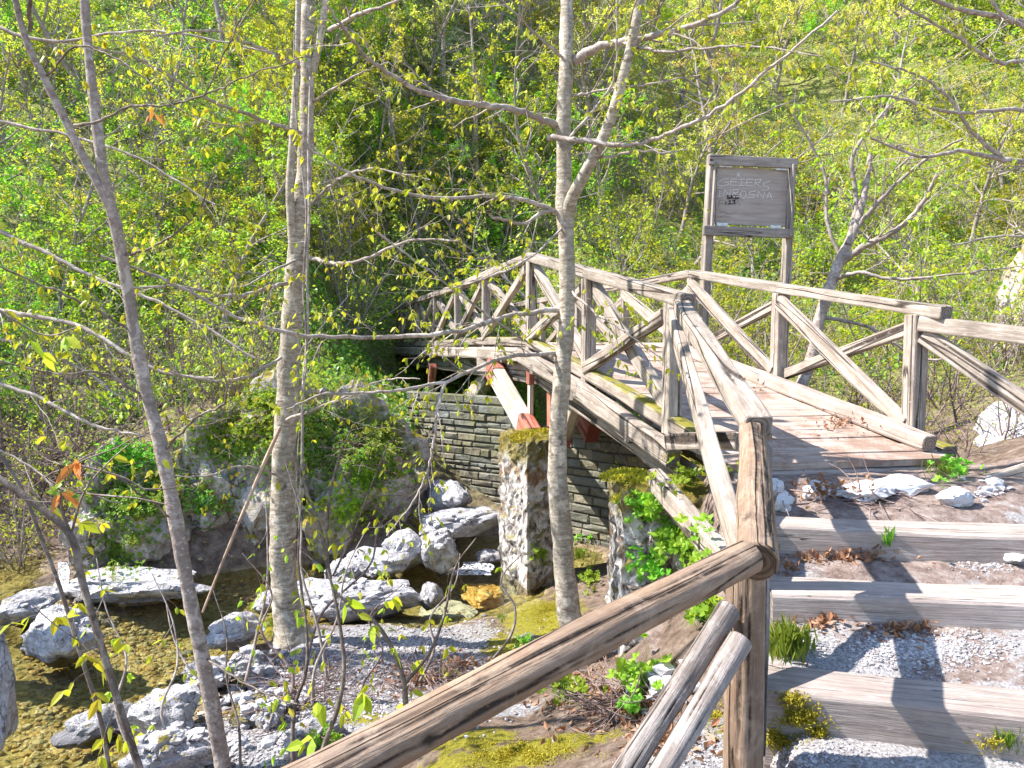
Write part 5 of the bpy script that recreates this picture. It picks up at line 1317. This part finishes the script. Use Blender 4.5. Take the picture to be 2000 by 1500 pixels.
for i, a in enumerate([(1335, 955, 34, 40, .075, 'fresh lobed-leaf plant under the crossbar beside the deck sill'), (1265, 1010, 40, 60, .08, 'lobed-leaf plant spilling over the mossy shoulder of the broad pier'),
                      (1330, 1075, 52, 110, .09, 'largest bright green lobed-leaf plant, on the bank left of the log post'), (1385, 1130, 36, 60, .085, 'bright green lobed-leaf plant just above the big log rail'),
                      (1270, 1120, 34, 40, .075, 'lobed-leaf plant hanging on the lower face of the broad pier'), (1372, 1210, 34, 50, .08, 'lobed-leaf plant below the log rail, left of the post'),
                      (1095, 1360, 40, 40, .075, 'lobed-leaf plant in dry leaves near the slim tree foot'), (1245, 1345, 44, 45, .075, 'lobed-leaf plant in dry leaves below the broad pier'),
                      (1240, 1400, 20, 14, .07, 'single small lobed-leaf seedling in dry leaves under the rail'), (1150, 1140, 30, 40, .06, 'small green plant on mossy ground between the two piers'),
                      (1135, 1060, 30, 20, .06, 'small green plant at the foot of the abutment wall'), (1050, 1090, 26, 24, .06, 'small green plant at the foot of the slender pier'),
                      (1865, 925, 34, 40, .06, 'lobed-leaf plant at the right corner of the deck'), (1030, 1270, 30, 24, .055, 'low green plant behind the log rail near the slim tree'),
                      (640, 1460, 30, 24, .07, 'green plant at the bottom edge left of the log rail'), (530, 1225, 34, 40, .05, 'small green tuft at the foot of the two-stemmed trunk'), (1400, 935, 24, 24, .07, 'small lobed-leaf plant beside the leaning timber brace')]):
    leafy(*a, 300 + i)
# ivy on the outcrops: one plant per patch
for i, (px, py, rx, ry, n, size, mat, lab) in enumerate([(262, 985, 95, 65, 1100, .05, 'leaf_ivy', 'cushion of small green leaves hanging over the low left outcrop'), (230, 1080, 55, 55, 420, .045, 'leaf_ivy', 'green leaves trailing down the mossy side of the low left outcrop'),
      (450, 880, 100, 55, 900, .045, 'leaf_ivy', 'green creeper on top of the tall cracked outcrop'), (610, 890, 120, 65, 1300, .05, 'leaf_ivy', 'green creeper right behind the two-stemmed trunk'),
      (720, 930, 80, 60, 800, .05, 'leaf_green', 'bright green creeper on the long outcrop near the shaded wall'), (740, 860, 60, 70, 800, .05, 'leaf_ivy', 'leafy creeper over the right shoulder of the long outcrop'), (520, 790, 70, 30, 500, .055, 'leaf_green', 'fresh leaves on the ridge between the outcrops'), (250, 900, 70, 30, 500, .05, 'leaf_green', 'bright leaves on top of the low left outcrop'), (680, 1000, 90, 45, 500, .045, 'leaf_yg', 'sparse creeper low on the long outcrop'), (450, 850, 70, 40, 600, .05, 'leaf_green', 'bright green leaves crowning the tall outcrop'), (640, 835, 80, 32, 700, .05, 'leaf_ivy', 'dense creeper crowning the long outcrop'), (560, 850, 150, 45, 1200, .045, 'leaf_yg', 'yellow-green creeper along the top of the long outcrop'), (330, 960, 60, 70, 300, .045, 'leaf_yg', 'yellow-green leaves between the low and the tall outcrop'), (400, 985, 50, 40, 300, .045, 'leaf_ivy', 'small creeper in the crack of the tall outcrop')]):
    rg = np.random.default_rng(400 + i); C, N = cast_many([(px, py, rx, ry)], n, rg, skip=hidden + ('leaves', 'stalks'))
    c = C.mean(0); root = empty('creeper', (c[0], c[1], C[:, 2].min()), lab, 'creeper', 'creepers on the outcrops'); lobed('creeper', C, N, rg, size, mat, root)
# moss cushions
rg = np.random.default_rng(9)
C, N = cast_many([(220, 1110, 25, 40), (310, 930, 25, 50), (400, 960, 25, 50), (480, 1400, 35, 28), (1000, 1470, 110, 28), (1080, 1190, 70, 50), (1545, 1365, 26, 14), (1560, 1400, 42, 26), (1525, 1440, 36, 20), (1600, 1430, 30, 12), (1960, 1450, 40, 16), (1400, 1400, 30, 30), (850, 1380, 40, 14), (980, 1240, 30, 20), (1315, 890, 30, 8), (720, 1430, 40, 14)], 9000, rg, skip=hidden + ('leaves', 'stalks', 'handrail', 'brace', 'post'))
C = C[[noise.noise(Vector(p) * 9) + .35 * noise.noise(Vector(p) * 31) > -.02 for p in C]]
o = scatter_leaves('moss', np.repeat(C, 5, 0) + rg.normal(size=(len(C) * 5, 3)) * np.array([.012, .012, .006]), rg, .013, M['moss'], None, up=.5, aspect=.45); tag(o, kind='stuff', label='yellow-green moss cushions over ground, rocks and step', cat='moss')
# dry leaves
C, N = cast_many([(1200, 1380, 130, 60), (1120, 1320, 80, 30), (1600, 1220, 60, 18), (1545, 1110, 25, 16), (1750, 1235, 60, 18), (1800, 1225, 30, 14), (700, 880, 120, 60), (500, 830, 100, 30), (1450, 760, 60, 20), (1600, 960, 90, 22), (1300, 1450, 100, 40), (820, 1330, 140, 40), (1640, 830, 60, 22), (900, 1300, 120, 30), (1650, 1090, 120, 16)], 4000, rg, skip=hidden + ('leaves', 'stalks', 'handrail', 'brace', 'post', 'moss'))
o = scatter_leaves('dry_leaves', C + np.array([0, 0, .006]), rg, .04, M['leaf_brown'], None, up=.12, aspect=.55, fold=.5, jitter=.55); tag(o, kind='stuff', label='brown dead leaves and litter on banks and steps', cat='dry leaves')
# pebbles
import bmesh
def pebbles(name, C, size, mat, rg, label, flat_=.6):
    bm = bmesh.new(); bmesh.ops.create_icosphere(bm, subdivisions=1, radius=.5); tv = np.array([v.co[:] for v in bm.verts]); tf = np.array([[v.index for v in f.verts] for f in bm.faces]); bm.free()
    n = len(C); s_ = size * np.clip(np.exp(rg.normal(size=n) * .55), .3, 1.9); sc = rg.uniform(.6, 1.3, (n, 3)) * np.array([1, 1, flat_]); a = rg.uniform(0, 6.28, n)
    v = tv[None] * (1 + rg.normal(size=(n, len(tv), 1)) * .12) * (sc * s_[:, None])[:, None, :]
    x = v[..., 0] * np.cos(a)[:, None] - v[..., 1] * np.sin(a)[:, None]; y = v[..., 0] * np.sin(a)[:, None] + v[..., 1] * np.cos(a)[:, None]
    v = np.stack([x, y, v[..., 2]], 2) + (C + np.array([0, 0, 1]) * s_[:, None] * .12)[:, None, :]
    o = mesh_np(name, v.reshape(-1, 3), (tf[None] + (np.arange(n) * len(tv))[:, None, None]).reshape(-1, 3).astype(np.int32), mat, None, smooth=False)
    return tag(o, kind='stuff', label=label, cat='gravel')
def pebmat(name, cols):
    t = NT(name); g = t.add('ShaderNodeNewGeometry'); c = t.ramp(g.outputs['Random Per Island'], [(i / (len(cols) - 1), x) for i, x in enumerate(cols)])
    n = t.noise(t.coord('Object'), 60, 4, .7); c = t.mix(t.ramp(n, [(.4, .5), (.55, 0.0)]), c, cols[0]); return t.done(c, t.bump(n, .4, .004), .85)
M['pebble'] = pebmat('pale_pebble', [(.19, .17, .17), (.31, .29, .29), (.39, .375, .38), (.54, .53, .54), (.30, .24, .21)])
M['bedpebble'] = pebmat('stream_pebble', [(.22, .15, .06), (.46, .32, .13), (.62, .48, .26), (.36, .33, .22), (.70, .62, .46)])
sk = hidden + ('leaves', 'stalks', 'handrail', 'brace', 'post', 'moss')
C, N = cast_many([(800, 1260, 190, 50), (640, 1340, 130, 60), (560, 1430, 120, 60), (820, 1390, 110, 40), (450, 1450, 80, 50)], 9500, rg, only=('ground',), skip=sk); pebbles('bank_gravel', C, .017, M['pebble'], rg, 'pale gravel strewn over the near bank')
C, N = cast_many([(1800, 1275, 200, 34), (1800, 1260, 180, 30), (1930, 1105, 70, 16), (1500, 1480, 180, 40)], 6000, rg, only=('gravel_path', 'ground'), skip=sk); pebbles('path_gravel', C, .010, M['pebble'], rg, 'fine pale gravel on the treads of the steps')
C, N = cast_many([(240, 1300, 200, 160), (120, 1440, 160, 60), (480, 1160, 150, 25), (900, 1160, 60, 40)], 5000, rg, only=('ground',), skip=sk + ('stream_water', 'boulder')); pebbles('stream_pebbles', C, .042, M['bedpebble'], rg, 'golden brown pebbles under the clear shallow water', .5)
C, N = cast_many([(500, 1330, 200, 110), (720, 1130, 120, 40), (420, 1170, 90, 30), (860, 1200, 80, 24), (880, 1040, 90, 40), (1300, 1340, 80, 40), (180, 1200, 130, 60), (330, 1440, 90, 50), (1940, 960, 60, 30)], 620, rg, skip=sk); pebbles('stone_rubble', C, .062, M['rock'], rg, 'fist-sized broken limestone between the boulders on both banks', .6)
t_ = NT('ochre_stone'); n_ = t_.noise(t_.coord('Object'), 3, 6, .7); M['ochre'] = t_.done(t_.ramp(n_, [(.35, (.45, .22, .05)), (.5, (.62, .38, .12)), (.65, (.72, .62, .36))]), t_.bump(n_, .6, .04), .7)
q = ptz(945, 1150, -1.2); rock('submerged_slab', rock_mesh('submerged_slab', 77, M['ochre'], .5), (q.x, q.y, -1.27), (.26, .42, .12), .3, 'orange-stained slab under the pool water beside the slender pier', None)
q = ptz(870, 1175, -1.2); rock('submerged_slab', rock_mesh('submerged_slab', 78, M['slab'], .5), (q.x, q.y, -1.36), (.34, .40, .14), .8, 'pale slab on the floor of the small pool', None)
# fallen twigs
wd = []
C, N = cast_many([(600, 1350, 200, 90), (650, 880, 150, 60), (1200, 1380, 130, 60), (430, 840, 100, 40), (860, 1330, 160, 60), (1700, 980, 150, 20), (100, 900, 120, 80), (700, 880, 110, 80), (740, 920, 60, 70), (560, 830, 150, 40)], 1500, rg, skip=sk)
for c in C:
    d = rg.normal(size=3) * np.array([1, 1, .25]); l = walk(rg, c + np.array([0, 0, .012]), d, rg.uniform(.08, .45), 5, .18, 0); wd.append((l, np.linspace(.0035, .0015, 6) * rg.uniform(.6, 1.6)))
o = mesh_np('fallen_twigs', *tubes(wd, 4), M['bark_purple']); tag(o, kind='stuff', label='thin fallen twigs scattered over both banks', cat='twigs')
# grass
def grass(px, py, rx, ry, n, h, label, seed):
    rg = np.random.default_rng(seed); C, N = cast_many([(px, py, rx, ry)], n, rg, skip=sk)
    if len(C) < 3: return
    D = np.zeros((len(C), 3)); D[:, 2] = 2.2
    o = scatter_leaves('grass_tuft', C, rg, h, M['grass'], None, dirs=D, aspect=.09, six=True, up=.2); tag(o, label, 'grass tuft', 'grass tufts by the path')
grass(1535, 1275, 45, 22, 420, .12, 'green grass tuft at the mossy foot of the far log post', 501)
grass(1735, 1065, 12, 8, 30, .10, 'few thin grass blades below the top step', 502)
grass(1840, 930, 30, 14, 90, .09, 'grass tuft at the right end of the deck sill', 503)
grass(1970, 1460, 30, 15, 90, .06, 'short grass in the moss of the lowest step', 504)
grass(1130, 1090, 40, 14, 120, .12, 'grass blades along the foot of the abutment wall', 505)
# small falls of white water
t_ = NT('broken_white_water'); n_ = t_.noise(t_.coord('Object', (1, 1, .4)), 26, 5, .7, .8)
tr_ = t_.add('ShaderNodeBsdfTransparent'); mx_ = t_.add('ShaderNodeMixShader'); t_.b.inputs['Base Color'].default_value = (.8, .83, .88, 1); t_.b.inputs['Roughness'].default_value = .3
t_.link(t_.ramp(n_, [(.44, 0.0), (.56, .95)]), mx_.inputs[0]); t_.link(tr_.outputs[0], mx_.inputs[1]); t_.link(t_.b.outputs[0], mx_.inputs[2]); t_.link(mx_.outputs[0], t_.out.inputs[0]); M['foam'] = t_.m
def cascade(px, py, w, h, label):
    Vs, Fs = [], []; nx_, nz_ = 8, 12; sk2 = tuple(k for k in sk if k != 'stream_water') + ('cascade',)
    for j in range(nz_ + 1):
        for i in range(nx_ + 1):
            t = j / nz_; u = (i / nx_ - .5) * (.6 + .5 * t) + .12 * math.sin(t * 5); hh = cast(px + u * w, py + (t - .5) * h, skip=sk2)
            p = hh[0] + hh[1] * .012 if hh else at(px, py, 8.5)
            Vs.append(tuple(p))
    for j in range(nz_):
        for i in range(nx_): a = j * (nx_ + 1) + i; Fs.append((a, a + 1, a + nx_ + 2, a + nx_ + 1))
    o = mesh_np('cascade', np.array(Vs), Fs, M['foam'], None); tag(o, label, 'waterfall')
cascade(122, 1130, 30, 60, 'little white run of water in the dark ravine at the left')
cascade(925, 1112, 80, 26, 'white water sliding into the pool beside the slender pier')

# hillside plants that would share a label: told apart by how far up they stand
ORD = {2: ['nearer', 'farther'], 3: ['nearest', 'middle', 'farthest'], 4: ['nearest', 'second nearest', 'second farthest', 'farthest'], 5: ['nearest', 'second nearest', 'middle', 'second farthest', 'farthest'],
       6: ['nearest', 'second nearest', 'third nearest', 'third farthest', 'second farthest', 'farthest'], 7: ['nearest', 'second nearest', 'third nearest', 'middle', 'third farthest', 'second farthest', 'farthest']}
by = {}
for o in S.objects:
    if o.parent is None and 'label' in o and 'group' in o: by.setdefault(o['label'], []).append(o)
for lab, os_ in by.items():
    if len(os_) in ORD:
        for o, w in zip(sorted(os_, key=lambda q: q.location.y), ORD[len(os_)]): o['label'] = w + ' ' + lab
